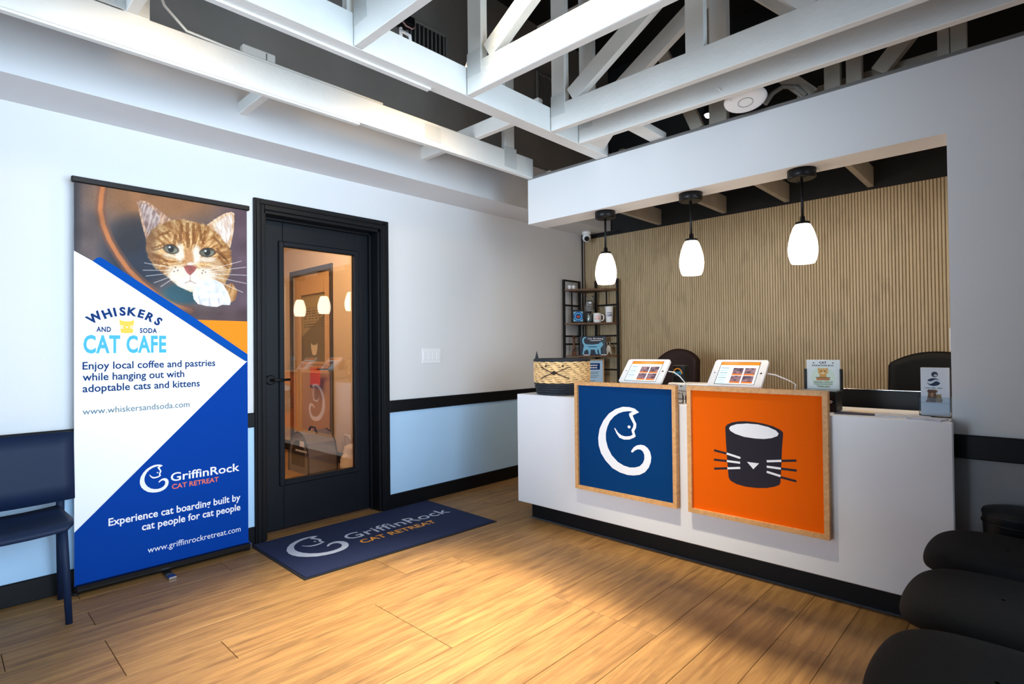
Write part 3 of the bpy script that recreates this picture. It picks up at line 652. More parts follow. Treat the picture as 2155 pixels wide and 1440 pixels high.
# access point
o = thing('access_point', 'round white wireless access point hanging under the trusses', 'access point', (2.775, 1.03, ZT+0.004)); o.rotation_euler = (math.radians(-9), math.radians(11), 0)
MB().lathe([(0.001, 0.0), (0.060, 0.001), (0.085, 0.005), (0.0985, 0.013), (0.100, 0.018), (0.094, 0.026), (0.060, 0.034)], 40).build('disc', M_whiteplastic, o)
MB().lathe([(0.0335, 0.0012), (0.0335, -0.0012), (0.0355, -0.0012), (0.0355, 0.0015)], 32, cap=False).build('ring', M_vent, o)
tag(MB().tube([(2.60, 1.10, 2.42), (2.606, 1.09, 2.40), (2.70, 1.07, 2.375)], 0.004, 6).build('network_cable', M_beam), 'thin white cable dropping to the access point', 'cable')
tag(MB().tube([(2.90, 0.98, ZT+0.02), (2.92, 0.95, ZT+0.07), (2.925, 0.90, ZT+0.09), (2.93, 0.84, ZT+0.07), (2.935, 0.80, ZT+0.015)], 0.012, 8).build('flexible_conduit', M_vent), 'grey flexible conduit looping over the header edge', 'conduit')

#@@PENDANTS
# ------------------------------------------------------------------ pendant lamps
def pendant():
    o = thing('pendant_lamp', '', 'lamp', (0, 0, 0), 0, 'pendant lamps over the counter')
    MB().lathe([(0.066, 0), (0.066, -0.040), (0.058, -0.046)], 32).build('canopy', M_blackmetal, o)
    for a in (0.6, 3.7): MB().ball((0.05*math.cos(a), 0.05*math.sin(a), -0.047), 0.006, 8, 6).build('screw', M_blackmetal, o)
    MB().lathe([(0.0065, -0.04), (0.0065, -0.262)], 12).build('stem', M_blackmetal, o)
    MB().lathe([(0.011, -0.235), (0.013, -0.26), (0.033, -0.264), (0.035, -0.276), (0.033, -0.278)], 24).build('shade_cap', M_blackmetal, o)
    sh = [(0.033, -0.275), (0.043, -0.290), (0.056, -0.325), (0.0655, -0.365), (0.069, -0.400), (0.067, -0.430), (0.060, -0.457), (0.053, -0.472), (0.050, -0.470), (0.045, -0.45)]
    MB().lathe(sh, 36, cap=False).build('glass_shade', M_lamp, o, 'glowing white barrel-shaped glass shade')
    MB().ball((0, 0, -0.40), 0.028, 14, 8).build('light_bulb', M_lamp, o)
    return o
p0 = pendant(); p0.location = (3.03, 2.034, ZS); p0['label'] = 'lit white pendant lamp nearest the corner shelf'
dup(p0, (3.03, 1.445, ZS), 0, 'lit white pendant lamp in the middle of the row of three')
dup(p0, (3.03, 0.853, ZS), 0, 'lit white pendant lamp nearest the right wall')

#@@COUNTER
# ------------------------------------------------------------------ reception counter
cy0, cy1, CZ = 0.2665, 2.625, 0.857
cx = 2.80
ct = thing('reception_counter', 'white reception counter with a black recessed kick board', 'counter', (cx, 1.44, 0))
def cb(nm, a, c, m, r=0.003, label=None): return MB().bbox((a[0]-cx, a[1]-1.44, a[2]), (c[0]-cx, c[1]-1.44, c[2]), r).build(nm, m, ct, label)
cb('front_panel', (cx, 0.252, 0.118), (cx+0.028, cy1, CZ), M_white, 0.004)
cb('worktop', (cx+0.028, cy0, CZ-0.03), (3.21, cy1, CZ), M_white)
cb('end_panel', (cx+0.028, cy1-0.03, 0.118), (3.21, cy1, CZ-0.03), M_white)
cb('carcass', (cx+0.03, cy0+0.002, 0.118), (3.18, cy1-0.032, CZ-0.032), M_white)
cb('kick_board', (2.876, cy0+0.01, 0.0), (3.17, 2.565, 0.118), M_kick)
cb('kick_edge', (2.868, cy0+0.01, 0.0), (2.876, 2.568, 0.008), mat('kick_edge_strip', C(60, 66, 76), 0.35), 0.001)
# lower desk behind the counter
dk = thing('staff_desk', 'lower black staff desk tucked behind the reception counter', 'desk', (3.5, 1.2, 0))
MB().bbox((-0.27, -0.90, 0.70), (0.13, 1.38, 0.735), 0.004).build('desk_top', M_blackplastic, dk)
for yy in (-0.86, 1.34): MB().bbox((-0.25, yy-0.02, 0), (0.10, yy+0.02, 0.70), 0.003).build('side_panel', M_blackplastic, dk)
# framed prints on the counter front
def framed(label, y_left, y_right, z0, z1, field):
    """left edge is the larger y when seen from the room"""
    yc = (y_left+y_right)/2; W = y_left-y_right; Hh = z1-z0; xf = cx-0.012
    o = thing('framed_sign', label, 'sign', (xf, yc, z0)); t = 0.022; d = 0.026
    hw = W/2
    for nm, pts in (('frame_rail', [(-hw, 0), (hw, 0), (hw-t, t), (-hw+t, t)]), ('frame_rail', [(-hw, Hh), (-hw+t, Hh-t), (hw-t, Hh-t), (hw, Hh)]), ('frame_stile', [(-hw, 0), (-hw+t, t), (-hw+t, Hh-t), (-hw, Hh)]), ('frame_stile', [(hw, 0), (hw, Hh), (hw-t, Hh-t), (hw-t, t)])):
        MB().prism(pts, -d, 0.0095, 'X').build(nm, M_oak, o)
    MB().box((-0.010, -hw+t*0.6, t*0.6), (0.009, hw-t*0.6, Hh-t*0.6)).build('print_panel', field, o)
    w_ = W-2*t; h_ = Hh-2*t
    return o, Frame((-0.010, hw-t, t), (0, -w_, 0), (0, 0, h_), (-1, 0, 0))
LOGO_BODY = [(0.6705, 0.7743), (0.6249, 0.8055), (0.5703, 0.8156), (0.4986, 0.8136), (0.4247, 0.7871), (0.3487, 0.7384), (0.2877, 0.6679), (0.2426, 0.583), (0.2249, 0.4926), (0.2303, 0.4193), (0.2549, 0.3486), (0.3052, 0.2821), (0.3801, 0.2204), (0.4622, 0.1901), (0.5427, 0.1791), (0.606, 0.1839), (0.6682, 0.1999), (0.722, 0.2322), (0.7603, 0.2795), (0.7804, 0.3303), (0.7856, 0.3787), (0.7745, 0.4249), (0.7512, 0.456), (0.7185, 0.4752), (0.6807, 0.4774), (0.6421, 0.4671), (0.6107, 0.4451), (0.5866, 0.414), (0.5832, 0.3995), (0.5973, 0.3944), (0.6179, 0.4139), (0.6492, 0.4319), (0.6799, 0.4331), (0.7025, 0.4195), (0.7171, 0.3898), (0.7164, 0.3484), (0.7007, 0.3116), (0.6696, 0.2793), (0.623, 0.2609), (0.5679, 0.2524), (0.5042, 0.261), (0.4395, 0.2871), (0.3742, 0.3428), (0.3335, 0.4101), (0.3128, 0.4806), (0.3125, 0.5462), (0.329, 0.6061), (0.359, 0.6669), (0.4068, 0.717), (0.4568, 0.7496), (0.5057, 0.7675), (0.5617, 0.7773), (0.601, 0.776), (0.6035, 0.7405)]
LOGO_FACE = [(0.6041, 0.7762), (0.622, 0.7500), (0.6035, 0.7405), (0.6229, 0.6971), (0.6409, 0.6641), (0.6372, 0.629), (0.618, 0.5951), (0.6327, 0.5494), (0.6122, 0.5332), (0.5648, 0.5124), (0.5088, 0.506), (0.4605, 0.519), (0.4284, 0.5584), (0.4062, 0.605), (0.4162, 0.6059), (0.4499, 0.5635), (0.4853, 0.5431), (0.5255, 0.5376), (0.5733, 0.5457), (0.6018, 0.56), (0.5914, 0.5924), (0.5901, 0.6034), (0.6078, 0.6359), (0.6114, 0.6613), (0.5917, 0.6944), (0.5688, 0.7344), (0.5661, 0.7552)]
def cat_logo(name, fr, x0, x1, y0, y1, off, m, parent):
    """curled cat forming the letter C, fitted in a box"""
    def fit(pts): return [(x0+(x-0.2249)/(0.7856-0.2249)*(x1-x0), y0+(y-0.1791)/(0.8156-0.1791)*(y1-y0)) for x, y in pts]
    e = fit(ell(0.5654, 0.6304, 0.0155, 0.014, 16))
    poly('emblem_face', fr, fit(LOGO_FACE), off+0.0003, m, parent); poly('emblem_eye', fr, e, off+0.0003, m, parent)
    return poly(name, fr, fit(LOGO_BODY), off, m, parent, 'curled white cat emblem')
f1, fr1 = framed('framed navy sign with a curled white cat emblem', 2.100, 1.421, 0.300, 0.962, M_navy)
cat_logo('cat_emblem', fr1, 0.2249, 0.7856, 0.1791, 0.8156, 0.0008, M_paper, f1)
f2, fr2 = framed('framed orange sign with a whiskered dark cup', 1.357, 0.688, 0.298, 0.963, M_orange)
CUP = [(0.2834, 0.7111), (0.3001, 0.7329), (0.3398, 0.7527), (0.3885, 0.7646), (0.4482, 0.7712), (0.5181, 0.7703), (0.5864, 0.7637), (0.6531, 0.7492), (0.702, 0.7292), (0.7233, 0.7117), (0.7252, 0.6949), (0.7158, 0.5922), (0.7075, 0.4319), (0.7001, 0.3222), (0.6889, 0.3033), (0.6555, 0.2855), (0.5992, 0.2664), (0.5188, 0.2539), (0.4366, 0.2507), (0.3646, 0.2602), (0.3186, 0.2801), (0.3044, 0.3061), (0.2953, 0.439), (0.2867, 0.5962)]
CUPIN = [(0.3142, 0.7051), (0.3293, 0.7231), (0.376, 0.7422), (0.4596, 0.7543), (0.5408, 0.7545), (0.6196, 0.7409), (0.6745, 0.719), (0.6938, 0.6979), (0.6847, 0.6778), (0.6403, 0.6566), (0.584, 0.6445), (0.5154, 0.6416), (0.4336, 0.6459), (0.362, 0.6634), (0.3235, 0.6841)]
DL = [((0.1874, 0.5101), (0.2917, 0.4958)), ((0.1853, 0.4319), (0.2927, 0.435)), ((0.1859, 0.3576), (0.2937, 0.3754)), ((0.7097, 0.4914), (0.8156, 0.5076)), ((0.7054, 0.4316), (0.8165, 0.4327)), ((0.702, 0.366), (0.8132, 0.3525))]
WL = [((0.2917, 0.4958), (0.401, 0.4734)), ((0.2927, 0.435), (0.3989, 0.4348)), ((0.2962, 0.3758), (0.3992, 0.394)), ((0.6032, 0.474), (0.7097, 0.4914)), ((0.6024, 0.4321), (0.7054, 0.4316)), ((0.6016, 0.3925), (0.7022, 0.374))]
poly('cup_shape', fr2, CUP, 0.0006, M_ink, f2, 'dark cup'); poly('cup_mouth', fr2, CUPIN, 0.0012, M_paper, f2, 'white cup mouth')
polys('whisker_tips', fr2, [stroke(a, b, 0.017) for a, b in DL], 0.0009, M_ink, f2); polys('whiskers', fr2, [stroke(a, b, 0.017) for a, b in WL], 0.0012, M_paper, f2)
poly('nose', fr2, [(0.4529, 0.4498), (0.501, 0.3978), (0.5459, 0.4495)], 0.0012, M_paper, f2)
#@@COUNTERITEMS
# ------------------------------------------------------------------ things on the counter
bk = thing('woven_basket', 'round straw basket with a black base and a stitched cat face', 'basket', (3.0, 2.385, CZ))
def bas_r(z): return 0.163+0.024*math.sin(min(1, z/0.16)*math.pi*0.62)
b = MB(); n = 60
for k in range(5):
    z = 0.009+k*0.0155; b.tube([((bas_r(z)+0.003*math.sin(i*math.pi*0.5+k*math.pi))*math.cos(2*math.pi*i/n), (bas_r(z)+0.003*math.sin(i*math.pi*0.5+k*math.pi))*math.sin(2*math.pi*i/n), z) for i in range(n)], 0.0088, 6, closed=True)
o = b.build('black_weave', M_blackstraw, bk); o['kind'] = 'stuff'
b = MB(); n = 72
for k in range(11):
    z = 0.087+k*0.0132; b.tube([((bas_r(z)+0.0035*math.sin(i*math.pi/2+k*math.pi))*math.cos(2*math.pi*i/n), (bas_r(z)+0.0035*math.sin(i*math.pi/2+k*math.pi))*math.sin(2*math.pi*i/n), z+0.0025*math.sin(i*math.pi/2+1+k)) for i in range(n)], [0.0048+0.0046*(0.5+0.5*math.sin(i*math.pi/2+k*1.7)) for i in range(n)], 6, closed=True)
o = b.build('straw_weave', M_straw, bk); o['kind'] = 'stuff'
b = MB()
for k in range(24):
    a = 2*math.pi*k/24; b.tube([((bas_r(z)+0.0065)*math.cos(a), (bas_r(z)+0.0065)*math.sin(a), z) for z in (0.09, 0.13, 0.17, 0.215)], 0.0022, 5)
o = b.build('straw_stakes', M_straw, bk); o['kind'] = 'stuff'
MB().tube([(bas_r(0.23)*math.cos(2*math.pi*i/48), bas_r(0.23)*math.sin(2*math.pi*i/48), 0.232) for i in range(48)], 0.0115, 8, closed=True).build('rim', M_blackstraw, bk)
MB().lathe([(0.158, 0.004), (0.16, 0.012), (0.175, 0.10), (0.175, 0.225), (0.170, 0.225), (0.168, 0.10), (0.150, 0.014), (0.001, 0.012)], 40, cap=False).build('lining', mat('brown_lining', C(132, 94, 58), 0.9), bk)
aF = math.radians(203)                                   # direction the cat face looks
def on_b(da, z, e=0.013): a = aF+da; r = bas_r(z)+e; return (r*math.cos(a), r*math.sin(a), z)
ea = aF-0.95; ca, sa = math.cos(ea), math.sin(ea); rr_ = bas_r(0.23)
b = MB(); tv = (-sa, ca)
b.add([(rr_*ca-tv[0]*0.032, rr_*sa-tv[1]*0.032, 0.236), (rr_*ca+tv[0]*0.032, rr_*sa+tv[1]*0.032, 0.236), ((rr_-0.005)*ca, (rr_-0.005)*sa, 0.298), ((rr_-0.012)*ca-tv[0]*0.03, (rr_-0.012)*sa-tv[1]*0.03, 0.236), ((rr_-0.012)*ca+tv[0]*0.03, (rr_-0.012)*sa+tv[1]*0.03, 0.236)], [(0, 1, 2), (3, 2, 4), (0, 2, 3), (1, 4, 2), (0, 3, 4, 1)])
b.build('ear', M_blackstraw, bk, 'pointed black ear')
M_stitch = mat('dark_stitching', C(40, 24, 22), 0.7)
MB().ball(on_b(0.0, 0.150), 0.013, 12, 8).build('nose', M_stitch, bk)
for s in (-1, 1):
    for dz in (0.040, -0.038): MB().tube([on_b(s*(0.05+0.46*t), 0.150+dz*t, 0.0135) for t in (0, 0.33, 0.66, 1)], 0.0028, 6).build('whisker', M_stitch, bk)
    MB().ball(on_b(0.30*s, 0.196, 0.010), 0.007, 10, 6).build('eye', M_stitch, bk)

def ui(seed):
    def f(U, V):
        img = np.zeros(U.shape+(3,))+np.array([232, 236, 242]); img = blend(img, V > 0.86, (240, 120, 30)); img = blend(img, (V > 0.80) & (V <= 0.86), (250, 250, 252))
        img = blend(img, (U < 0.28) & (V <= 0.80), (196, 216, 226))
        for i in range(2):
            for j in range(2):
                x0, y0 = 0.36+i*0.31, 0.40-j*0.36; m_ = (U > x0) & (U < x0+0.28) & (V > y0) & (V < y0+0.36)
                nz = vnoise(U*14+seed+i*5, V*11+j*9, seed+i*2+j); c = np.stack([60+90*nz, 48+70*nz, 62+60*nz], -1); img = np.where(m_[..., None], c, img)
                img = blend(img, m_ & (V < y0+0.07), (226, 110, 40))
                img = blend(img, (U > x0) & (U < x0+0.28) & (V > y0+0.345) & (V < y0+0.36), (240, 240, 244))
        img = blend(img, (U < 0.24) & (U > 0.04) & (np.abs((V*9) % 1-0.5) < 0.10) & (V < 0.75), (120, 140, 150))
        return img
    return f
def tablet(label, yl, yr, seed, group):
    yc = (yl+yr)/2; W = yl-yr
    o = thing('tablet_stand', label, 'tablet', (2.97, yc, CZ), 0, group)
    up = Vector((0.130, 0, 0.136)); L = up.length; v = up.normalized(); u = Vector((0, -1, 0)); nn = u.cross(v).normalized()
    if nn.x > 0: nn = -nn
    org = Vector((-0.075, W/2, 0.103)); fr = Frame(org, u, v, nn)
    def rr(x0, x1, y0, y1, r, k=5):
        pts = []
        for (cx_, cy_, a0) in ((x1-r, y1-r, 0), (x0+r, y1-r, 90), (x0+r, y0+r, 180), (x1-r, y0+r, 270)):
            pts += [(cx_+r*math.cos(math.radians(a0+90*i/k)), cy_+r*math.sin(math.radians(a0+90*i/k))) for i in range(k+1)]
        return pts
    P2 = rr(0, W, 0, L, 0.016); n_ = len(P2); b = MB()
    b.add([fr.p(x, y, 0) for x, y in P2]+[fr.p(x, y, -0.014) for x, y in P2], [tuple(range(n_)), tuple(range(n_, 2*n_))[::-1]]+[(i, n_+i, n_+(i+1) % n_, (i+1) % n_) for i in range(n_)])
    me = b.mesh('tablet_case'); me.materials.append(M_whiteplastic); case = link('tablet_case', me, o, 'white rounded tablet case')
    sx0, sx1, sy0, sy1 = 0.040, W-0.040, 0.016, L-0.018
    poly('screen_border', fr, [(sx0-0.003, sy0-0.003), (sx1+0.003, sy0-0.003), (sx1+0.003, sy1+0.003), (sx0-0.003, sy1+0.003)], 0.0004, M_blackplastic, case)
    fs = Frame(fr.p(sx0, sy0), u*(sx1-sx0), v*(sy1-sy0), nn)
    grid_print('screen', fs, 0, 1, 0, 1, 90, 60, ui(seed), 0.0008, M_screen, case, 'lit screen with an orange header and pictures')
    poly('home_button', fr, ell(W-0.020, L/2, 0.0055, 0.0055, 14), 0.0006, M_blackplastic, case); poly('camera_dot', fr, ell(0.019, L/2, 0.0035, 0.0035, 12), 0.0006, M_blackplastic, case)
    MB().bbox((-0.075, -0.09, 0), (0.085, 0.09, 0.010), 0.004).build('base_plate', M_whiteplastic, o)
    MB().prism([(-0.040, 0.010), (0.060, 0.010), (0.045, 0.185), (0.020, 0.165), (-0.045, 0.095)], -0.045, 0.045, 'Y').build('stand_arm', M_whiteplastic, o)
    return o
t1 = tablet('white tablet on a stand behind the navy sign, beside the basket', 1.866, 1.580, 1, 'checkout tablets'); MB().tube([(0.02, -0.143, 0.17), (0.03, -0.175, 0.165), (0.05, -0.20, 0.14), (0.07, -0.225, 0.10), (0.09, -0.23, 0.03), (0.10, -0.24, 0.006)], 0.0032, 8).build('charging_cable', M_whiteplastic, t1)
t2 = tablet('white tablet on a stand behind the orange sign', 1.306, 1.022, 4, 'checkout tablets'); MB().tube([(0.02, -0.142, 0.17), (0.03, -0.18, 0.163), (0.06, -0.235, 0.135), (0.075, -0.262, 0.115), (0.07, -0.255, 0.06), (0.06, -0.24, 0.006)], 0.0032, 8).build('charging_cable', M_whiteplastic, t2)
wb_ = thing('card_reader_box', 'low white box-shaped device between the two tablets', 'device', (3.135, 1.49, CZ))
MB().bbox((-0.067, -0.14, 0), (0.067, 0.14, 0.098), 0.008).build('case', M_whiteplastic, wb_); MB().bbox((-0.068, -0.10, 0.05), (-0.066, 0.10, 0.054), 0.0005).build('slot', M_vent, wb_); MB().bbox((-0.0685, 0.045, 0.075), (-0.066, 0.055, 0.083), 0.0005).build('indicator', mat('green_mark', C(60, 90, 40), 0.5), wb_)
tn = thing('logo_tin', 'small black box with a blue and orange arched logo behind the left tablet', 'box', (3.15, 1.590, CZ+0.0985))
MB().bbox((-0.03, -0.048, 0), (0.03, 0.034, 0.104), 0.006).build('box_body', M_blackplastic, tn)
frn = Frame((-0.0305, 0.040, 0.0), (0, -1, 0), (0, 0, 1), (-1, 0, 0))
arc = [(0.043+0.031*math.cos(a), 0.052+0.036*math.sin(a)) for a in [math.pi*(1-i/16) for i in range(17)]]+[(0.043+0.024*math.cos(a), 0.052+0.028*math.sin(a)) for a in [math.pi*i/16 for i in range(17)]]
poly('logo_arch', frn, arc, 0.0006, M_torange, tn)
text('lettering', frn, 'CAFE', 0.020, 0.066, 0.048, 0.019, 0.0008, mat('bright_cyan_print', C(70, 190, 240), 0.5), tn, 0.02); poly('logo_line', frn, [(0.022, 0.038), (0.064, 0.038), (0.064, 0.043), (0.022, 0.043)], 0.0008, M_tgrey, tn)
for (yy, xx, nm) in ((1.452, 2.88, 'small clear glass jar in the gap between the signs, left one'), (1.408, 2.892, 'small clear glass jar in the gap between the signs, right one')):
    j = thing('glass_jar', nm, 'jar', (xx, yy, CZ), 0, 'glass jars between the signs')
    MB().lathe([(0.017, 0.0), (0.019, 0.004), (0.019, 0.040), (0.014, 0.048), (0.015, 0.052)], 20).build('jar_body', M_jar, j); MB().lathe([(0.0155, 0.0525), (0.0155, 0.062), (0.004, 0.066)], 18).build('lid', M_chrome, j)
# donation box with sign
dn = thing('donation_box', 'black donation box topped with a cat donation card', 'box', (2.965, 0.745, CZ))
MB().bbox((-0.055, -0.058, 0), (0.055, 0.095, 0.094), 0.004).build('box_body', M_blackplastic, dn)
MB().lathe([(0.008, 0), (0.008, -0.006), (0.004, -0.008)], 14, (-0.0555, -0.035, 0.048), 'X').build('lock', M_chrome, dn, 'small chrome lock')
MB().bbox((-0.058, -0.060, 0.094), (0.05, 0.098, 0.101), 0.002).build('box_lid', mat('box_lid_grey', C(120, 130, 135), 0.3), dn)
b = MB(); b.bbox((0.0, 0.086, 0.101), (0.030, 0.094, 0.20), 0.002); b.build('holder_side', M_blackplastic, dn); b = MB(); b.bbox((0.0, -0.068, 0.098), (0.030, -0.060, 0.20), 0.002); b.build('holder_side', M_blackplastic, dn)
MB().bbox((0.012, -0.060, 0.101), (0.016, 0.086, 0.243), 0.001).build('card', M_paper, dn)
fd = Frame((0.0118, 0.085, 0.102), (0, -0.143, 0), (0, 0, 0.140), (-1, 0, 0))
def card(U, V):
    img = np.zeros(U.shape+(3,))+np.array([236, 240, 236]); img = blend(img, np.hypot(U-0.5, V-0.4) < 0.36, (222, 236, 214))
    hd_ = ((U-0.5)/0.155)**2+((V-0.60)/0.115)**2 < 1
    img = blend(img, ((U-0.5)/0.11)**2+((V-0.44)/0.12)**2 < 1, (222, 160, 84))
    for s in (-1, 1): img = blend(img, inpoly(U, V, [(0.5+s*0.06, 0.68), (0.5+s*0.14, 0.745), (0.5+s*0.155, 0.60)]), (222, 160, 84))
    img = blend(img, hd_, (230, 172, 96))
    for s in (-1, 1): img = blend(img, np.hypot(U-0.5-s*0.06, (V-0.61)) < 0.018, (60, 40, 30))
    img = blend(img, ((U-0.5)/0.06)**2+((V-0.55)/0.035)**2 < 1, (246, 214, 160))
    bx = (np.abs(U-0.5) < 0.20) & (V > 0.30) & (V < 0.39); img = blend(img, bx, (196, 132, 80)); img = blend(img, (np.abs(U-0.5) < 0.22) & (V > 0.385) & (V < 0.405), (100, 96, 60))
    for k in (0.255, 0.215, 0.165): img = blend(img, (np.abs(V-k) < 0.008) & (np.abs(U-0.5) < 0.29) & (vnoise(U*60, V*0+k*100) > 0.25), (96, 110, 96))
    for x in (0.22, 0.80): img = blend(img, np.hypot(U-x, V-0.90) < 0.022, (70, 80, 70))
    return img
grid_print('card_print', fd, 0, 1, 0, 1, 100, 100, card, 0.0004, M_print, dn, 'printed card with a kitten on a box')
text('lettering', fd, 'CAT', 0.39, 0.61, 0.875, 0.075, 0.001, M_ink, dn, 0.03); text('lettering', fd, 'DONATION BOX', 0.17, 0.83, 0.785, 0.055, 0.001, M_ink, dn, 0.015); text('lettering', fd, 'Thank you!', 0.30, 0.70, 0.065, 0.065, 0.001, M_ink, dn, 0.005)
# brochure holder
bh_ = thing('brochure_holder', 'clear brochure holder with white pet leaflets by the right wall', 'brochure holder', (2.99, 0.325, CZ))
fh = Frame((-0.028, 0.052, 0.0), (0, -0.104, 0), (0, 0, 1), (-1, 0, 0))
MB().bbox((-0.033, -0.055, 0), (0.030, 0.055, 0.006), 0.001).build('base', M_acrylic, bh_)
MB().bbox((-0.036, -0.055, 0.006), (-0.033, 0.055, 0.085), 0.0008).build('front_pocket', M_acrylic, bh_); MB().bbox((0.022, -0.055, 0.006), (0.025, 0.055, 0.20), 0.0008).build('back_plate', M_acrylic, bh_)
for yy in (-0.0555, 0.0535): MB().bbox((-0.033, yy, 0.006), (0.022, yy+0.002, 0.09), 0.0005).build('side_plate', M_acrylic, bh_)
def leaflet(U, V):
    img = np.zeros(U.shape+(3,))+np.array([226, 232, 242]); img = blend(img, np.hypot((U-0.5)/0.115, (V-0.86)/0.058) < 1, (60, 62, 80)); img = blend(img, np.hypot((U-0.53)/0.06, (V-0.84)/0.024) < 1, (190, 200, 214))
    img = blend(img, np.hypot((U-0.46)/0.235, (V-0.70)/0.082) < 1, (44, 58, 88)); img = blend(img, (np.hypot((U-0.46)/0.235, (V-0.70)/0.082) < 1) & (V > 0.69+0.03*np.sin(U*14)) & (V < 0.735+0.02*np.sin(U*14)), (214, 224, 236))
    img = blend(img, (np.abs(V-0.575) < 0.010) & (np.abs(U-0.45) < 0.31) & (vnoise(U*50, V*0) > 0.3), (130, 140, 160))
    dog = inpoly(U, V, [(0.16, 0.28), (0.22, 0.34), (0.26, 0.46), (0.22, 0.52), (0.28, 0.545), (0.50, 0.545), (0.58, 0.53), (0.60, 0.50), (0.53, 0.47), (0.58, 0.36), (0.60, 0.28)]); img = np.where(dog[..., None], np.stack([70+70*vnoise(U*22, V*30, 4), 50+52*vnoise(U*22, V*30, 4), 44+34*vnoise(U*22, V*30, 4)], -1), img)
    kit = inpoly(U, V, [(0.52, 0.28), (0.56, 0.40), (0.56, 0.47), (0.60, 0.44), (0.68, 0.44), (0.72, 0.47), (0.72, 0.40), (0.76, 0.33), (0.74, 0.28)]); img = np.where(kit[..., None], np.stack([120+60*vnoise(U*30, V*30, 8), 98+50*vnoise(U*30, V*30, 8), 64+40*vnoise(U*30, V*30, 8)], -1), img)
    img = blend(img, np.hypot((U-0.40)/0.06, (V-0.43)/0.05) < 1, (168, 130, 96)); img = blend(img, (V < 0.265) & (V > 0.255), (150, 160, 180))
    return img
MB().bbox((-0.025, -0.049, 0.007), (-0.004, 0.049, 0.212), 0.001).build('leaflets', M_paper, bh_, 'stack of white leaflets')
frl = Frame((-0.0256, 0.049, 0.007), (0, -0.098, 0), (0, 0, 0.205), (-1, 0, 0))
grid_print('leaflet_print', frl, 0, 1, 0, 1, 70, 140, leaflet, 0.0003, M_print, bh_, 'leaflet cover with a dog and a cat')
# loose papers
for k, (x, y, a, w_, l_, colr, nm) in enumerate(((2.90, 0.610, 0.15, 0.10, 0.16, C(44, 52, 84), 'dark blue leaflet lying on the right end of the counter'), (2.99, 0.58, -0.1, 0.10, 0.15, C(226, 210, 190), 'cream leaflet lying beside the donation box'), (2.94, 0.44, 0.2, 0.14, 0.20, C(206, 212, 226), 'pale printed sheet lying left of the brochure holder'), (2.855, 0.34, -0.2, 0.09, 0.12, C(190, 196, 214), 'small grey-blue sheet at the front right corner of the counter'))):
    p = tag(MB().bbox((-w_/2, -l_/2, 0), (w_/2, l_/2, 0.0025+0.001*k), 0.0005).build('leaflet', mat('paper_%d' % k, colr, 0.5, var=0.25, vscale=30)), nm, 'leaflet', 'loose papers on the counter'); p.location = (x, y, CZ); p.rotation_euler = (0, 0, a)
# laptop on the staff desk
lt = thing('laptop', 'black laptop seen from behind at the right end of the counter', 'laptop', (3.33, 0.58, 0.735))
MB().bbox((-0.02, -0.19, 0), (0.21, 0.19, 0.016), 0.003).build('keyboard_base', M_blackplastic, lt); b = MB(); b.bbox((-0.026, -0.19, 0.016), (-0.016, 0.19, 0.204), 0.002); b.build('lid', M_blackplastic, lt); MB().bbox((-0.027, -0.19, 0.204), (-0.015, 0.19, 0.208), 0.001).build('lid_edge', M_chrome, lt)

#@@BANNER
# ------------------------------------------------------------------ roll-up banner
bn = thing('rollup_banner', 'tall roll-up banner with a ginger cat photo and blue print', 'banner', (0.885, 3.40, 0))
BX, BZ0, BZ1 = 0.407, 0.040, 2.011
MB().bbox((-0.412, -0.045, 0.012), (0.412, 0.045, 0.045), 0.012).build('base_cassette', M_blackmetal, bn, 'black roller base')
for xx in (-0.40, 0.40): MB().lathe([(0.018, 0), (0.018, 0.012)], 14, (xx, 0, 0.0)).build('end_foot', M_rubber, bn)
MB().bbox((0.404, -0.046, 0.016), (0.414, 0.046, 0.05), 0.008).build('end_cap', M_chrome, bn)
ft = MB(); ft.bbox((-0.045, -0.15, 0.0), (-0.005, 0.0, 0.012), 0.003); ft.build('foot', M_chrome, bn, 'metal swing-out foot')
MB().bbox((-0.418, -0.014, BZ1-0.003), (0.420, 0.014, BZ1+0.026), 0.004).build('top_rail', M_blackmetal, bn)
MB().lathe([(0.007, 0.04), (0.007, BZ1)], 10, (0, 0.02, 0)).build('support_pole', M_chrome, bn)
MB().box((-BX, -0.0012, BZ0), (BX, 0.0012, BZ1)).build('fabric', M_bwhite, bn, 'white vinyl banner sheet')
fb = Frame((-BX, -0.0014, BZ0), (2*BX, 0, 0), (0, 0, BZ1-BZ0), (0, -1, 0))
HB = np.array([[521.746887, 0.799159, 166.7232], [175.337541, -921.720975, 1334.000728], [0.248347, 0.003068, 1.075634]])
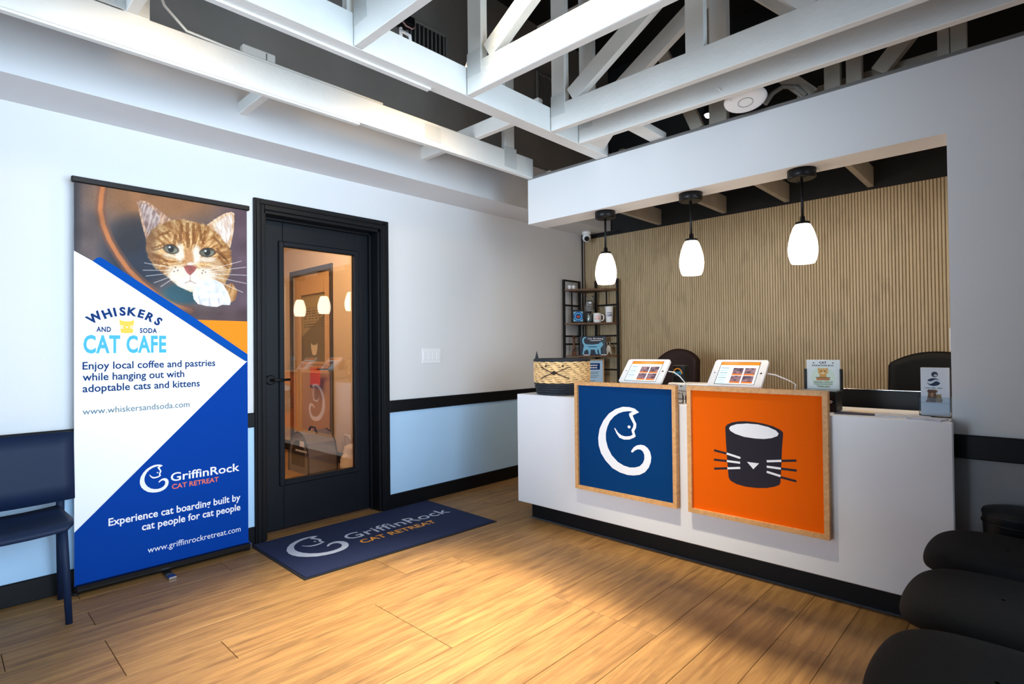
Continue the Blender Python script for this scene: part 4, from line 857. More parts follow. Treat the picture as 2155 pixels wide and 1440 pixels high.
def catphoto(U, V):
    q = np.stack([U, V, np.ones_like(U)], -1)@HB.T; X = (q[..., 0]/q[..., 2]-120)*3.2; Y = (q[..., 1]/q[..., 2]-350)*3.2   # working coordinates of the picture
    sm = lambda d, w_: np.clip(0.5-d/w_, 0, 1)
    n1 = vnoise(X/90, Y/90, 1); n2 = vnoise(X/25, Y/25, 2); n3 = vnoise(X/7, Y/7, 3)
    img = np.zeros(X.shape+(3,))+np.array([98, 84, 82])
    img = blend(img, None, (150, 104, 70), sm(np.hypot((X-700)/430, (Y-190)/190)-1, 0.7))
    img = blend(img, None, (92, 72, 82), sm((1130-X)/200, 1)*0.9)
    img = blend(img, None, (38, 44, 58), sm(np.hypot((X-560)/240, (Y-600)/230)-1, 0.6)*0.95)
    img = blend(img, None, (58, 52, 50), sm(np.hypot((X-480)/120, (Y-470)/120)-1, 0.9)*0.6)
    img = blend(img, None, (40, 40, 48), sm((X-150-0.12*(Y-100)*0)/60, 1)*sm((Y-600)/100, 1)*0.7)
    # barrel rim: arc sweeping from the top down to the right
    arc = [(318, 100), (300, 200), (292, 300), (312, 400), (352, 500), (410, 600), (480, 700), (570, 790), (680, 880), (800, 945), (900, 980)]
    d = np.min([seg_d(X, Y, arc[i], arc[i+1]) for i in range(len(arc)-1)], 0)
    img = blend(img, None, (184, 112, 66), sm(d-17, 10)); img = blend(img, None, (122, 78, 58), sm(np.abs(d-26)-10, 10)*0.6)
    img = blend(img, None, (30, 78, 92), sm(np.hypot((X-860)/150, (Y-860)/70)-1, 0.5)*0.8); img = blend(img, None, (80, 60, 60), sm(900-Y+0.0*X, 80)*0+sm((960-Y)/60, 1)*0.7)
    img *= (0.90+0.2*n1)[..., None]
    # ears
    def fur(base, dark, ang, amp=1.0):
        t = (X*math.cos(ang)+Y*math.sin(ang)); s = (-X*math.sin(ang)+Y*math.cos(ang))
        st = vnoise(t/10, s/46, 5)*0.6+vnoise(t/5, s/26, 6)*0.4; k = np.clip((st-0.5)*2.2*amp+0.5, 0, 1)[..., None]
        return np.array(base)*k+np.array(dark)*(1-k)
    earL = [(540, 240), (570, 232), (610, 240), (680, 288), (770, 362), (800, 420), (640, 500), (600, 490), (575, 400)]
    earR = [(1195, 318), (1175, 308), (1130, 318), (1060, 360), (1000, 405), (1010, 480), (1120, 560), (1168, 548), (1192, 430)]
    img = np.where(inpoly(X, Y, earL)[..., None], fur((206, 168, 140), (150, 112, 92), 0.3), img)
    img = np.where(inpoly(X, Y, [(560, 260), (600, 255), (660, 300), (700, 350), (660, 440), (612, 462), (585, 380)])[..., None], fur((196, 176, 168), (120, 92, 88), 0.2), img)
    img = np.where(inpoly(X, Y, earR)[..., None], fur((228, 206, 180), (196, 150, 110), -0.4), img)
    img = np.where(inpoly(X, Y, [(1180, 330), (1140, 335), (1075, 385), (1060, 450), (1120, 520), (1150, 520), (1178, 430)])[..., None], fur((236, 228, 218), (206, 176, 158), -0.2), img)
    head = [(600, 500), (640, 430), (700, 395), (780, 362), (860, 360), (940, 378), (1010, 398), (1080, 445), (1140, 520), (1172, 575), (1178, 650), (1165, 730), (1130, 800), (1050, 845), (900, 850), (815, 810), (740, 745), (665, 690), (622, 630), (600, 560)]
    hm = inpoly(X, Y, head)
    ang = np.arctan2(Y-650, X-895)
    rad = np.hypot(X-895, Y-650)
    st = 0.55*vnoise(ang*14+40, rad/60, 7)+0.30*vnoise(ang*34+60, rad/22, 8)+0.15*n3
    k = np.clip((st-0.36)*2.6, 0, 1)[..., None]
    furc = np.array([224, 182, 128])*k+np.array([158, 104, 54])*(1-k)
    shade = np.clip(1.05-0.35*np.clip(np.hypot((X-905)/300, (Y-620)/250)-0.55, 0, 1), 0, 1.1)
    hd = np.min([seg_d(X, Y, head[i], head[(i+1) % len(head)]) for i in range(len(head))], 0)*np.where(hm, 1, -1)
    img = blend(img, None, (0, 0, 0), np.zeros_like(X)); ha = np.clip((hd+10*(n3-0.5)+5*(n2-0.5)+4)/9, 0, 1)[..., None]
    img = img*(1-ha)+furc*shade[..., None]*ha
    # forehead stripes
    for (a, b_, w_) in (((800, 470), (790, 530), 12), ((840, 400), (832, 520), 11), ((880, 390), (885, 540), 12), ((920, 400), (925, 520), 11), ((960, 410), (975, 500), 10), ((1000, 440), (985, 520), 10), ((640, 560), (720, 528), 8), ((650, 600), (740, 640), 8), ((660, 650), (750, 670), 7), ((1080, 560), (1150, 640), 8), ((1090, 610), (1150, 690), 7), ((690, 470), (760, 440), 9), ((1060, 480), (1110, 540), 8)):
        img = np.where((hm & (seg_d(X, Y, a, b_)+8*(n3-0.5) < w_))[..., None], img*0.35+np.array([112, 64, 24])*0.65, img)
    img = blend(img, None, (120, 84, 60), (hm*sm((X-665)/55, 1)*0.55)); 
    # pale fur around eyes, bridge, muzzle
    for (cx_, cy_, rx, ry, a_) in ((830, 590, 28, 62, 0.8), (940, 600, 30, 66, 0.85), (775, 605, 60, 20, 0.5), (1015, 630, 62, 22, 0.7), (840, 735, 96, 66, 0.85), (965, 745, 92, 62, 0.85), (895, 800, 90, 50, 0.85), (1070, 700, 60, 60, 0.35)):
        img = blend(img, None, (240, 230, 216), sm(np.hypot((X-cx_)/rx, (Y-cy_)/ry)-1+0.25*(n2-0.5), 0.6)*a_*hm)
    img = blend(img, None, (196, 140, 92), sm(np.hypot((X-892)/30, (Y-630)/60)-1, 0.6)*0.8*hm)
    # eyes
    for (cx_, cy_, tilt) in ((770, 561, 0.22), (1014, 582, -0.05)):
        xx = (X-cx_)*math.cos(tilt)+(Y-cy_)*math.sin(tilt); yy = -(X-cx_)*math.sin(tilt)+(Y-cy_)*math.cos(tilt)
        yy = yy+0.004*xx*xx*0; e0 = np.hypot(xx/54, yy/(33-0.05*np.abs(xx)))
        img = blend(img, None, (58, 38, 30), sm(e0-1, 0.22)); e1 = np.hypot(xx/46, yy/26); nz = 0.8+0.4*n2
        img = np.where((e1 < 1)[..., None], np.stack([112*nz, 110*nz, 94*nz], -1), img)
        img = blend(img, None, (34, 32, 32), sm(np.hypot(xx/20, yy/23)-1, 0.4)*0.9); img = blend(img, None, (52, 50, 48), ((e1 < 1) & (yy < -10))*0.6)
        img = blend(img, None, (240, 244, 246), sm(np.hypot((xx+12)/7, (yy+10)/6)-1, 0.4))
        img = blend(img, None, (60, 36, 24), sm(seg_d(X, Y, (cx_+(-58 if cx_ < 900 else 58), cy_-8), (cx_+(-118 if cx_ < 900 else 120), cy_+(8 if cx_ < 900 else 44)))-4, 7)*0.6)
    # nose and mouth
    ns = inpoly(X, Y, [(852, 676), (900, 666), (944, 682), (926, 712), (898, 740), (870, 714)]); img = np.where(ns[..., None], np.array([172, 92, 84])*(0.8+0.3*n2)[..., None], img)
    img = blend(img, None, (236, 232, 230), sm(np.hypot((X-900)/24, (Y-660)/11)-1, 0.6)*0.7)
    for (a, b_) in (((898, 748), (898, 776)), ((898, 776), (862, 790)), ((898, 776), (935, 792))): img = blend(img, None, (150, 110, 98), sm(seg_d(X, Y, a, b_)-3, 7)*0.7)
    for cx_, cy_ in ((800, 685), (815, 705), (790, 712), (985, 705), (1002, 715), (978, 722)): img = blend(img, None, (100, 66, 40), sm(np.hypot(X-cx_, Y-cy_)-5, 4)*0.8)
    # body behind and paw
    img = np.where(inpoly(X, Y, [(1120, 800), (1180, 790), (1215, 840), (1200, 900), (1150, 930), (1100, 900)])[..., None], fur((198, 150, 96), (140, 92, 50), 0.2), img)
    pw = inpoly(X, Y, [(915, 860), (925, 810), (965, 775), (1020, 762), (1080, 772), (1120, 800), (1150, 850), (1170, 905), (1165, 935), (1110, 935), (1075, 950), (1000, 942), (950, 930), (922, 900)])
    img = np.where(pw[..., None], np.array([238, 236, 238])*(0.86+0.2*n2)[..., None], img)
    for (a, b_) in (((965, 930), (955, 880)), ((1030, 945), (1025, 890)), ((1095, 935), (1085, 890))): img = blend(img, None, (176, 168, 176), sm(seg_d(X, Y, a, b_)-4, 8)*0.8)
    # whiskers
    for (a, b_) in (((790, 690), (590, 655)), ((790, 705), (580, 705)), ((795, 720), (600, 745)), ((800, 735), (655, 790)), ((805, 745), (700, 815)), ((1000, 715), (1270, 680)), ((1005, 725), (1275, 735)), ((1010, 735), (1272, 790)), ((1010, 745), (1250, 850)), ((1000, 705), (1240, 640))):
        img = blend(img, None, (238, 230, 226), sm(seg_d(X, Y, a, b_)-1.6, 3.2)*0.85)
    return img*(0.97+0.06*n3)[..., None]
grid_print('cat_photo', fb, 0, 1, 0.545, 1.0, 330, 400, catphoto, 0.0006, M_print, bn, 'photo of a ginger tabby cat leaning out of a barrel')
poly('white_field', fb, [(0, 0.545), (0, 0.8277), (0.0906, 0.8059), (0.9918, 0.5422), (0.985, 0.5449)], 0.0012, M_bwhite, bn)
poly('right_field', fb, [(0.985, 0.5449), (1, 0.5449), (1, 0.5655)], 0.0012, M_bwhite, bn)
poly('blue_stripe', fb, [(0.0906, 0.8059), (0.1088, 0.8143), (0.122, 0.8172), (0.1346, 0.8164), (0.1569, 0.8106), (0.6696, 0.6649), (1.0, 0.5655), (1.0, 0.5449), (0.9885, 0.5446)], 0.0016, M_bstripe, bn)
poly('orange_triangle', fb, [(0.6696, 0.6649), (1.0, 0.6642), (1.0, 0.5655)], 0.0016, M_borange, bn)
poly('blue_field', fb, [(0, 0), (1, 0), (1, 0.5449), (0.9918, 0.5422), (0, 0.1323)], 0.0016, M_bblue, bn)
cs = [(0.0983, 0.6641), (0.1611, 0.6746), (0.2018, 0.6795), (0.2421, 0.6819), (0.2934, 0.6819), (0.3433, 0.6774), (0.3915, 0.6689), (0.4379, 0.6582)]
# letters are drawn in metres so that they turn without shearing
fbm = Frame(fb.o, (1, 0, 0), (0, 0, 1), (0, -1, 0)); W_, H_ = 2*BX, BZ1-BZ0
letters_arc('lettering', fbm, 'WHISKERS', [(x*W_, y*H_) for x, y in cs], 0.042, 0.056, [0.62, 0.36, 0.20, 0.05, -0.10, -0.26, -0.44, -0.60], 0.0018, M_tnavy, bn, 0.045)
text('lettering', fb, 'AND', 0.1078, 0.182, 0.6280, 0.0128, 0.0018, M_tnavy, bn, 0.035, 1.1); text('lettering', fb, 'SODA', 0.334, 0.4296, 0.6263, 0.0128, 0.0018, M_tnavy, bn, 0.035, 1.1)
text('lettering', fb, 'CAT CAFE', 0.0442, 0.4824, 0.575, 0.0445, 0.0018, M_tcyan, bn, 0.032, 1.08)
poly('glass_icon', fb, [(0.2244, 0.6616), (0.232, 0.628), (0.2360, 0.6253), (0.265, 0.6244), (0.2945, 0.6253), (0.2975, 0.628), (0.3038, 0.6616)], 0.0018, M_tyellow, bn, 'yellow glass'); poly('glass_icon_top', fb, ell(0.264, 0.6612, 0.036, 0.0055, 24), 0.0022, M_bwhite, bn)
polys('icon_whiskers', fb, [stroke((0.215, y), (0.246, y-0.001*k), 0.0012) for k, y in enumerate((0.644, 0.6415, 0.639))]+[stroke((0.282, y-0.001*k), (0.314, y), 0.0012) for k, y in enumerate((0.644, 0.6415, 0.639))], 0.0024, M_bwhite, bn)
poly('icon_nose', fb, [(0.257, 0.642), (0.271, 0.642), (0.264, 0.6385)], 0.0024, M_bwhite, bn)
for tx, x1, yb in (('Enjoy local coffee and pastries', 0.782, 0.5330), ('while hanging out with', 0.588, 0.5048), ('adoptable cats and kittens', 0.683, 0.4765)): text('lettering', fb, tx, 0.0403, x1, yb, 0.0195, 0.0018, M_tnavy, bn, 0.014)
text('lettering', fb, 'www.whiskersandsoda.com', 0.0404, 0.619, 0.4205, 0.0165, 0.0018, M_tgrey, bn, 0.0)
cat_logo('cat_emblem', fb, 0.3316, 0.4936, 0.1975, 0.2717, 0.0020, M_paper, bn)
text('lettering', fb, 'GriffinRock', 0.5056, 0.940, 0.2205, 0.0235, 0.0020, M_paper, bn, 0.014); text('lettering', fb, 'CAT RETREAT', 0.5126, 0.8003, 0.1990, 0.0135, 0.0020, M_tred, bn, 0.016)
text('lettering', fb, 'Experience cat boarding built by', 0.167, 0.9453, 0.1325, 0.0195, 0.0020, M_paper, bn, 0.018); text('lettering', fb, 'cat people for cat people', 0.3427, 0.9452, 0.1035, 0.0195, 0.0020, M_paper, bn, 0.018)
text('lettering', fb, 'www.griffinrockretreat.com', 0.3738, 0.9463, 0.0405, 0.0165, 0.0020, M_paper, bn, 0.0)

#@@MAT
# ------------------------------------------------------------------ door mat
mt = thing('door_mat', 'navy logo mat on the floor in front of the black door', 'mat', (1.98, 3.08, 0))
quad = [(1.311, 2.727), (2.637, 2.671), (2.648, 3.448), (1.320, 3.448)]
def inset(qd, d): return [(x+d*(1 if i in (0, 3) else -1), y+d*(1 if i < 2 else -1)) for i, (x, y) in enumerate(qd)]
rel = lambda q: [(x-1.98, y-3.08) for x, y in q]
MB().prism(rel(quad), 0.0, 0.005).build('rubber_border', M_rubber, mt); MB().prism(rel(inset(quad, 0.014)), 0.005, 0.009).build('pile', M_mat, mt)
ang = math.radians(-1.3); fm = Frame((1.318-1.98, 2.724-3.08, 0.009), (1.32*math.cos(ang), 1.32*math.sin(ang), 0), (-0.75*math.sin(ang), 0.75*math.cos(ang), 0), (0, 0, 1))
cat_logo('cat_emblem', fm, 0.065, 0.310, 0.30, 0.80, 0.0008, M_matlogo, mt)
text('lettering', fm, 'GriffinRock', 0.335, 0.935, 0.485, 0.150, 0.0008, M_matlogo, mt, 0.006); text('lettering', fm, 'CAT RETREAT', 0.355, 0.775, 0.330, 0.085, 0.0008, M_torange, mt, 0.02)

#@@CHAIRS
# ------------------------------------------------------------------ chairs
def surf(rows, thick, closed_edges=True):
    """rows: list of lists of points; returns a slab with thickness below"""
    b = MB(); nr, nc = len(rows), len(rows[0]); top = [p for r in rows for p in r]
    N = []
    for i in range(nr):
        for j in range(nc):
            a = Vector(rows[min(i+1, nr-1)][j])-Vector(rows[max(i-1, 0)][j]); c = Vector(rows[i][min(j+1, nc-1)])-Vector(rows[i][max(j-1, 0)])
            N.append(a.cross(c).normalized())
    bot = [tuple(Vector(p)-n_*thick) for p, n_ in zip(top, N)]; k = nr*nc
    F = []
    for i in range(nr-1):
        for j in range(nc-1):
            a = i*nc+j; F.append((a, a+nc, a+nc+1, a+1)); F.append((k+a, k+a+1, k+a+nc+1, k+a+nc))
    ed = [(0, j, 0, j+1) for j in range(nc-1)]+[(i, nc-1, i+1, nc-1) for i in range(nr-1)]+[(nr-1, j+1, nr-1, j) for j in range(nc-2, -1, -1)]+[(i+1, 0, i, 0) for i in range(nr-2, -1, -1)]
    for (i0, j0, i1, j1) in ed: a, c = i0*nc+j0, i1*nc+j1; F.append((a, c, k+c, k+a))
    b.add(top+bot, F, True); return b
def side_chair(label):
    o = thing('side_chair', label, 'chair', (0, 0, 0)); mp = mat('blue_lit_plastic', C(8, 30, 62), 0.62, spec=0.35, bump=0.04, bscale=400)  # blue light on the dark plastic is put into this navy colour
    prof = [(0.135, 0.462, 0.205), (0.10, 0.447, 0.215), (0.04, 0.438, 0.225), (-0.05, 0.437, 0.230), (-0.10, 0.441, 0.228), (-0.14, 0.440, 0.222), (-0.162, 0.428, 0.212), (-0.168, 0.408, 0.200)]
    S = [-1, -0.9, -0.7, -0.4, 0, 0.4, 0.7, 0.9, 1]
    surf([[(s*w_, y, z-0.012*(1-s*s)) for s in S] for y, z, w_ in prof], 0.018).build('seat', mp, o)
    R_ = [-1, -0.8, -0.5, -0.2, 0.2, 0.5, 0.8, 1]
    rows = [[(r*0.262, 0.100+0.020*(1-r*r)+0.030*t, 0.487+0.312*t-0.012*(1-r*r)*(1-t)) for r in R_] for t in (0, 0.25, 0.5, 0.75, 1)]
    surf(rows, -0.012).build('backrest', mp, o)
    for s in (-1, 1):
        MB().tube([(s*0.207, -0.145, 0.0), (s*0.197, -0.125, 0.25), (s*0.187, -0.112, 0.425)], [0.0125, 0.015, 0.019], 12).build('leg', mp, o)
        MB().tube([(s*0.220, 0.190, 0.0), (s*0.215, 0.165, 0.25), (s*0.212, 0.142, 0.45), (s*0.215, 0.142, 0.52), (s*0.215, 0.160, 0.68)], [0.0125, 0.015, 0.017, 0.014, 0.010], 12).build('leg', mp, o)
    surf([[(x, -0.108-0.02*(1-(x/0.19)**2), 0.415-d+0.012*(1-(x/0.19)**2)) for x in (-0.19, -0.12, 0, 0.12, 0.19)] for d in (0, 0.028)], 0.012).build('apron', mp, o)
    return o
lc = side_chair('plastic side chair tinted navy for the blue light on it, at the left edge, beside the banner'); lc.location = (0.206, 3.205, 0)

def pad_chair(label):
    o = thing('waiting_chair', label, 'chair', (0, 0, 0), 0, 'waiting chairs along the storefront')
    # plan outline of the seat with rounded front corners (front is -y)
    pl = [(0.195, 0.20), (0.215, 0.05), (0.220, -0.08), (0.205, -0.16), (0.165, -0.205), (0.10, -0.222), (0.0, -0.228), (-0.10, -0.222), (-0.165, -0.205), (-0.205, -0.16), (-0.220, -0.08), (-0.215, 0.05), (-0.195, 0.20)]
    lev = [(0.80, 0.385, 0.0), (0.93, 0.392, 0.0), (1.0, 0.412, 0.0), (1.0, 0.432, 0.0), (0.97, 0.447, 0.0), (0.90, 0.456, 0.0), (0.70, 0.460, 0.0), (0.35, 0.458, 0.0), (0.02, 0.456, 0)]
    b = MB(); n_ = len(pl); vs_ = []
    for s, z, _ in lev:
        for (x, y) in pl:
            drop = 0.022*max(0.0, (-y*s-0.10)/0.13)**2; vs_.append((x*s, y*s if True else y, z-drop*(1 if z > 0.40 else 0.3)))
    b.add(vs_, [(j*n_+i, j*n_+(i+1) % n_, (j+1)*n_+(i+1) % n_, (j+1)*n_+i) for j in range(len(lev)-1) for i in range(n_)], True); b.f.append(tuple(range(n_))[::-1]); b.sm.append(False)
    M_pad = mat('black_seat_fabric', C(22, 22, 24), 0.9, spec=0.2, bump=0.35, bscale=500, var=0.08, vscale=30)
    sm_ = b.build('seat', M_pad, o); md = sm_.modifiers.new('sub', 'SUBSURF'); md.levels = 2; md.render_levels = 2
    R_ = [-1, -0.8, -0.5, -0.2, 0.2, 0.5, 0.8, 1]
    surf([[(r*0.215, 0.200+0.03*(1-r*r)+0.06*t, 0.56+0.30*t) for r in R_] for t in (0, 0.25, 0.5, 0.75, 1)], -0.035).build('backrest', M_pad, o)
    for s in (-1, 1):
        MB().tube([(s*0.20, -0.16, 0.0), (s*0.19, -0.14, 0.385)], 0.011, 10).build('leg', M_blackmetal, o)
        MB().tube([(s*0.205, 0.25, 0.0), (s*0.195, 0.18, 0.39), (s*0.195, 0.205, 0.56), (s*0.195, 0.235, 0.78)], 0.011, 10).build('leg', M_blackmetal, o)
        MB().tube([(s*0.19, -0.14, 0.378), (s*0.195, 0.18, 0.378)], 0.010, 8).build('seat_rail', M_blackmetal, o)
    MB().bbox((0.218, -0.06, 0.372), (0.240, -0.03, 0.385), 0.003).build('linking_clip', M_chrome, o)
    return o
pc1 = pad_chair('black waiting chair closest to the reception counter'); pc1.location = (2.485, 0.085, 0); pc1.rotation_euler = (0, 0, math.pi); pc1.scale = (1, 1, 1.045)
dup(pc1, (1.998, 0.080, 0), math.pi, 'black waiting chair in the middle of the row at lower right')
dup(pc1, (1.503, 0.072, 0), math.pi, 'black waiting chair nearest the camera at the bottom right corner')
bn_ = thing('waste_bin', 'black round waste bin between the waiting chairs and the wall', 'bin', (2.822, 0.058, 0))
MB().lathe([(0.090, 0.0), (0.094, 0.01), (0.1135, 0.515), (0.116, 0.525), (0.1135, 0.53), (0.109, 0.522), (0.09, 0.02), (0.001, 0.018)], 36, cap=False).build('bin_body', M_blackplastic, bn_)
MB().lathe([(0.114, 0.526), (0.112, 0.534), (0.08, 0.541), (0.001, 0.543)], 36, cap=False).build('lid', M_blackplastic, bn_)
MB().lathe([(0.1145, 0.488), (0.117, 0.49), (0.117, 0.494), (0.1148, 0.496)], 36, cap=False).build('rim_band', M_blackmetal, bn_)

#@@NOOK
# ------------------------------------------------------------------ corner shelf in the nook
sh = thing('corner_shelf', 'black metal corner shelf with dark wood shelves', 'shelf', (4.56, 3.25, 0))
so = (4.56, 3.25, 0)
PA, PB_, PC, PD = (4.354, 3.425), (4.612, 3.425), (4.705, 3.285), (4.705, 3.025)
def post(p, z1): MB().bbox((p[0]-0.011-so[0], p[1]-0.011-so[1], 0), (p[0]+0.011-so[0], p[1]+0.011-so[1], z1), 0.002).build('post', M_blackmetal, sh)
for p in (PA, PB_, PC, PD): post(p, 1.857)
def rail(a, b_, z, t=0.016, nm='rail'): MB().bar((a[0]-so[0], a[1]-so[1], z), (b_[0]-so[0], b_[1]-so[1], z), t, t).build(nm, M_blackmetal, sh)
for z in (1.849, 1.60, 1.29, 1.21, 0.95, 0.60, 0.30): 
    rail(PA, PB_, z); rail(PC, PD, z)
for a, b_ in ((PA, PB_), (PC, PD)):
    mx_, my_ = (a[0]+b_[0])/2, (a[1]+b_[1])/2
    MB().bbox((mx_-0.006-so[0], my_-0.006-so[1], 1.43), (mx_+0.006-so[0], my_+0.006-so[1], 1.75), 0.001).build('upright', M_blackmetal, sh)
SZ = [1.757, 1.421, 1.096, 0.762, 0.42, 0.09]
corner = [(4.345, 3.438), (4.70, 3.438), (4.716, 3.42), (4.716, 3.016), (4.66, 3.03), (4.58, 3.10), (4.46, 3.245), (4.37, 3.36)]
for z in SZ: MB().prism([(x-so[0], y-so[1]) for x, y in corner], z-0.018, z).build('shelf_board', M_shelfwood, sh)
RZD = -0.85
def facing(o): o.rotation_euler = (0, 0, RZD)
# items (front faces local -y)
for (x, y, nm) in ((4.425, 3.405, 'small white round trinket on the top shelf, left one'), (4.462, 3.385, 'small pale glass trinket on the top shelf, right one')):
    o = thing('trinket', nm, 'trinket', (x, y, SZ[0]), 0, 'trinkets on the top shelf'); MB().ball((0, 0, 0.028), 0.021, 16, 10).build('ball', M_whiteplastic, o); MB().lathe([(0.016, 0), (0.016, 0.008), (0.010, 0.012)], 16).build('foot', M_whiteplastic, o)
pf = thing('picture_frame', 'small black framed picture with blue rings on the middle shelf', 'picture frame', (4.465, 3.335, SZ[1])); facing(pf)
W_, H2 = 0.125, 0.130
for a, c in (((-W_/2, -0.008, 0), (-W_/2+0.016, 0.008, H2)), ((W_/2-0.016, -0.008, 0), (W_/2, 0.008, H2)), ((-W_/2+0.016, -0.008, 0), (W_/2-0.016, 0.008, 0.016)), ((-W_/2+0.016, -0.008, H2-0.016), (W_/2-0.016, 0.008, H2))): MB().bbox(a, c, 0.002).build('frame_bar', M_blackplastic, pf)
def rings(U, V):
    d = np.hypot((U-0.52)*1.0, (V-0.5)*1.05); img = np.zeros(U.shape+(3,))+np.array([150, 200, 226]); img = blend(img, d < 0.50, (20, 96, 168)); img = blend(img, d < 0.38, (110, 180, 220)); img = blend(img, d < 0.29, (16, 70, 130))
    return blend(img, np.hypot((U-0.52)/0.18, (V-0.48)/0.12) < 1, (176, 80, 50))
grid_print('picture', Frame((-W_/2+0.014, -0.003, 0.014), (W_-0.028, 0, 0), (0, 0, H2-0.028), (0, -1, 0)), 0, 1, 0, 1, 50, 50, rings, 0.0, M_print, pf); MB().box((-W_/2+0.01, -0.002, 0.01), (W_/2-0.01, 0.004, H2-0.01)).build('backing', M_blackplastic, pf)
tu = thing('steel_tumbler', 'short dark steel tumbler standing left of the mug', 'tumbler', (4.530, 3.250, SZ[1])); MB().lathe([(0.025, 0), (0.027, 0.004), (0.029, 0.100), (0.027, 0.102)], 24).build('cup_body', mat('dark_steel', C(120, 130, 132), 0.2, 0.9), tu); MB().lathe([(0.0285, 0.102), (0.0285, 0.110), (0.02, 0.113)], 24).build('lid', M_blackplastic, tu)
mg = thing('mug', 'white coffee mug with orange print on the shelf', 'mug', (4.580, 3.185, SZ[1])); facing(mg)
MB().lathe([(0.034, 0), (0.0385, 0.004), (0.0385, 0.094), (0.0365, 0.096), (0.035, 0.09), (0.034, 0.01), (0.001, 0.008)], 28, cap=False).build('mug_body', M_whiteplastic, mg)
MB().tube([(0.036, 0, 0.080), (0.055, 0, 0.080), (0.066, 0, 0.062), (0.066, 0, 0.040), (0.055, 0, 0.022), (0.036, 0, 0.022)], 0.006, 10).build('handle', M_whiteplastic, mg)
def wrap_text(nm, par, body, R_, x0, x1, base_, cap, m, bold=0.02):
    vs_, fs_ = text2d(body, bold); xs = [v[0] for v in vs_]; a, b_ = min(xs), max(xs); B = MB()
    B.add([(R_*math.sin((x0+(x-a)/(b_-a)*(x1-x0))/R_), -R_*math.cos((x0+(x-a)/(b_-a)*(x1-x0))/R_), base_+y/0.72*cap) for x, y in vs_], fs_); B.build(nm, m, par)
wrap_text('lettering', mg, 'WHISKERS', 0.0391, -0.026, 0.022, 0.058, 0.009, M_tred); wrap_text('lettering', mg, 'CAT CAFE', 0.0391, -0.026, 0.022, 0.030, 0.020, M_tred, 0.03)
cp_ = thing('tall_cup', 'tall white paper-style cup with blue print at the right end of the shelf', 'cup', (4.668, 3.100, SZ[1])); facing(cp_)
MB().lathe([(0.032, 0), (0.033, 0.003), (0.041, 0.155), (0.043, 0.158), (0.041, 0.161), (0.039, 0.157)], 28).build('cup_body', M_whiteplastic, cp_); wrap_text('lettering', cp_, 'CAFE', 0.0388, -0.030, 0.024, 0.062, 0.020, M_tnavy, 0.03); wrap_text('lettering', cp_, 'WHISKERS', 0.0398, -0.030, 0.024, 0.090, 0.010, M_tnavy)
# tabby cat figurine
M_tabby = bpy.data.materials.new('tabby_glaze'); M_tabby.use_nodes = True; nt = M_tabby.node_tree; bs = nt.nodes['Principled BSDF']; bs.inputs['Roughness'].default_value = 0.3
tcn = nt.nodes.new('ShaderNodeTexCoord'); wv = nt.nodes.new('ShaderNodeTexWave'); wv.inputs['Scale'].default_value = 22; wv.inputs['Distortion'].default_value = 6; wv.inputs['Detail'].default_value = 2; wv.bands_direction = 'Z'
rp = nt.nodes.new('ShaderNodeValToRGB'); rp.color_ramp.elements[0].color = C(34, 36, 40); rp.color_ramp.elements[1].color = C(176, 174, 172); nt.links.new(tcn.outputs['Object'], wv.inputs['Vector']); nt.links.new(wv.outputs['Fac'], rp.inputs['Fac']); nt.links.new(rp.outputs[0], bs.inputs['Base Color'])
cf = thing('cat_figurine', 'striped grey cat figurine sitting behind the mug', 'figurine', (4.628, 3.315, SZ[1])); cf.rotation_euler = (0, 0, RZD)
def skin(name, par, m, verts, edges, radii, sub=2):
    me = bpy.data.meshes.new(name); me.from_pydata(verts, edges, []); me.update(); me.materials.append(m)
    o = link(name, me, par); md = o.modifiers.new('skin', 'SKIN'); md.use_smooth_shade = True
    for i, r in enumerate(radii): me.skin_vertices[0].data[i].radius = (r, r) if not isinstance(r, tuple) else r
    me.skin_vertices[0].data[0].use_root = True
    s2 = o.modifiers.new('sub', 'SUBSURF'); s2.levels = sub; s2.render_levels = sub
    return o
skin('body', cf, M_tabby, [(-0.01, 0.02, 0.050), (-0.005, 0.005, 0.11), (0.0, -0.005, 0.165), (0.005, -0.012, 0.215), (0.006, -0.035, 0.208), (0.03, -0.045, 0.10), (0.032, -0.055, 0.012), (-0.02, -0.045, 0.10), (-0.02, -0.055, 0.012), (0.05, 0.0, 0.03), (-0.06, 0.0, 0.03)], [(0, 1), (1, 2), (2, 3), (3, 4), (1, 5), (5, 6), (1, 7), (7, 8), (0, 9), (0, 10)], [0.055, 0.055, 0.038, 0.046, 0.024, 0.020, 0.014, 0.020, 0.014, 0.03, 0.03])
for s in (-1, 1): MB().lathe([(0.016, 0), (0.010, 0.018), (0.001, 0.034)], 10, (0.006+s*0.028, -0.012, 0.247)).build('ear', M_tabby, cf); MB().ball((0.006+s*0.016, -0.056, 0.226), 0.006, 10, 6).build('eye', M_blackplastic, cf)
MB().ball((0.006, -0.060, 0.205), 0.014, 12, 8, (1.3, 0.8, 0.8)).build('muzzle', M_whiteplastic, cf)
MB().tube([(-0.02, 0.05, 0.03), (-0.055, 0.035, 0.025), (-0.065, 0.0, 0.02), (-0.05, -0.03, 0.018)], [0.013, 0.012, 0.011, 0.008], 8).build('tail', M_tabby, cf)
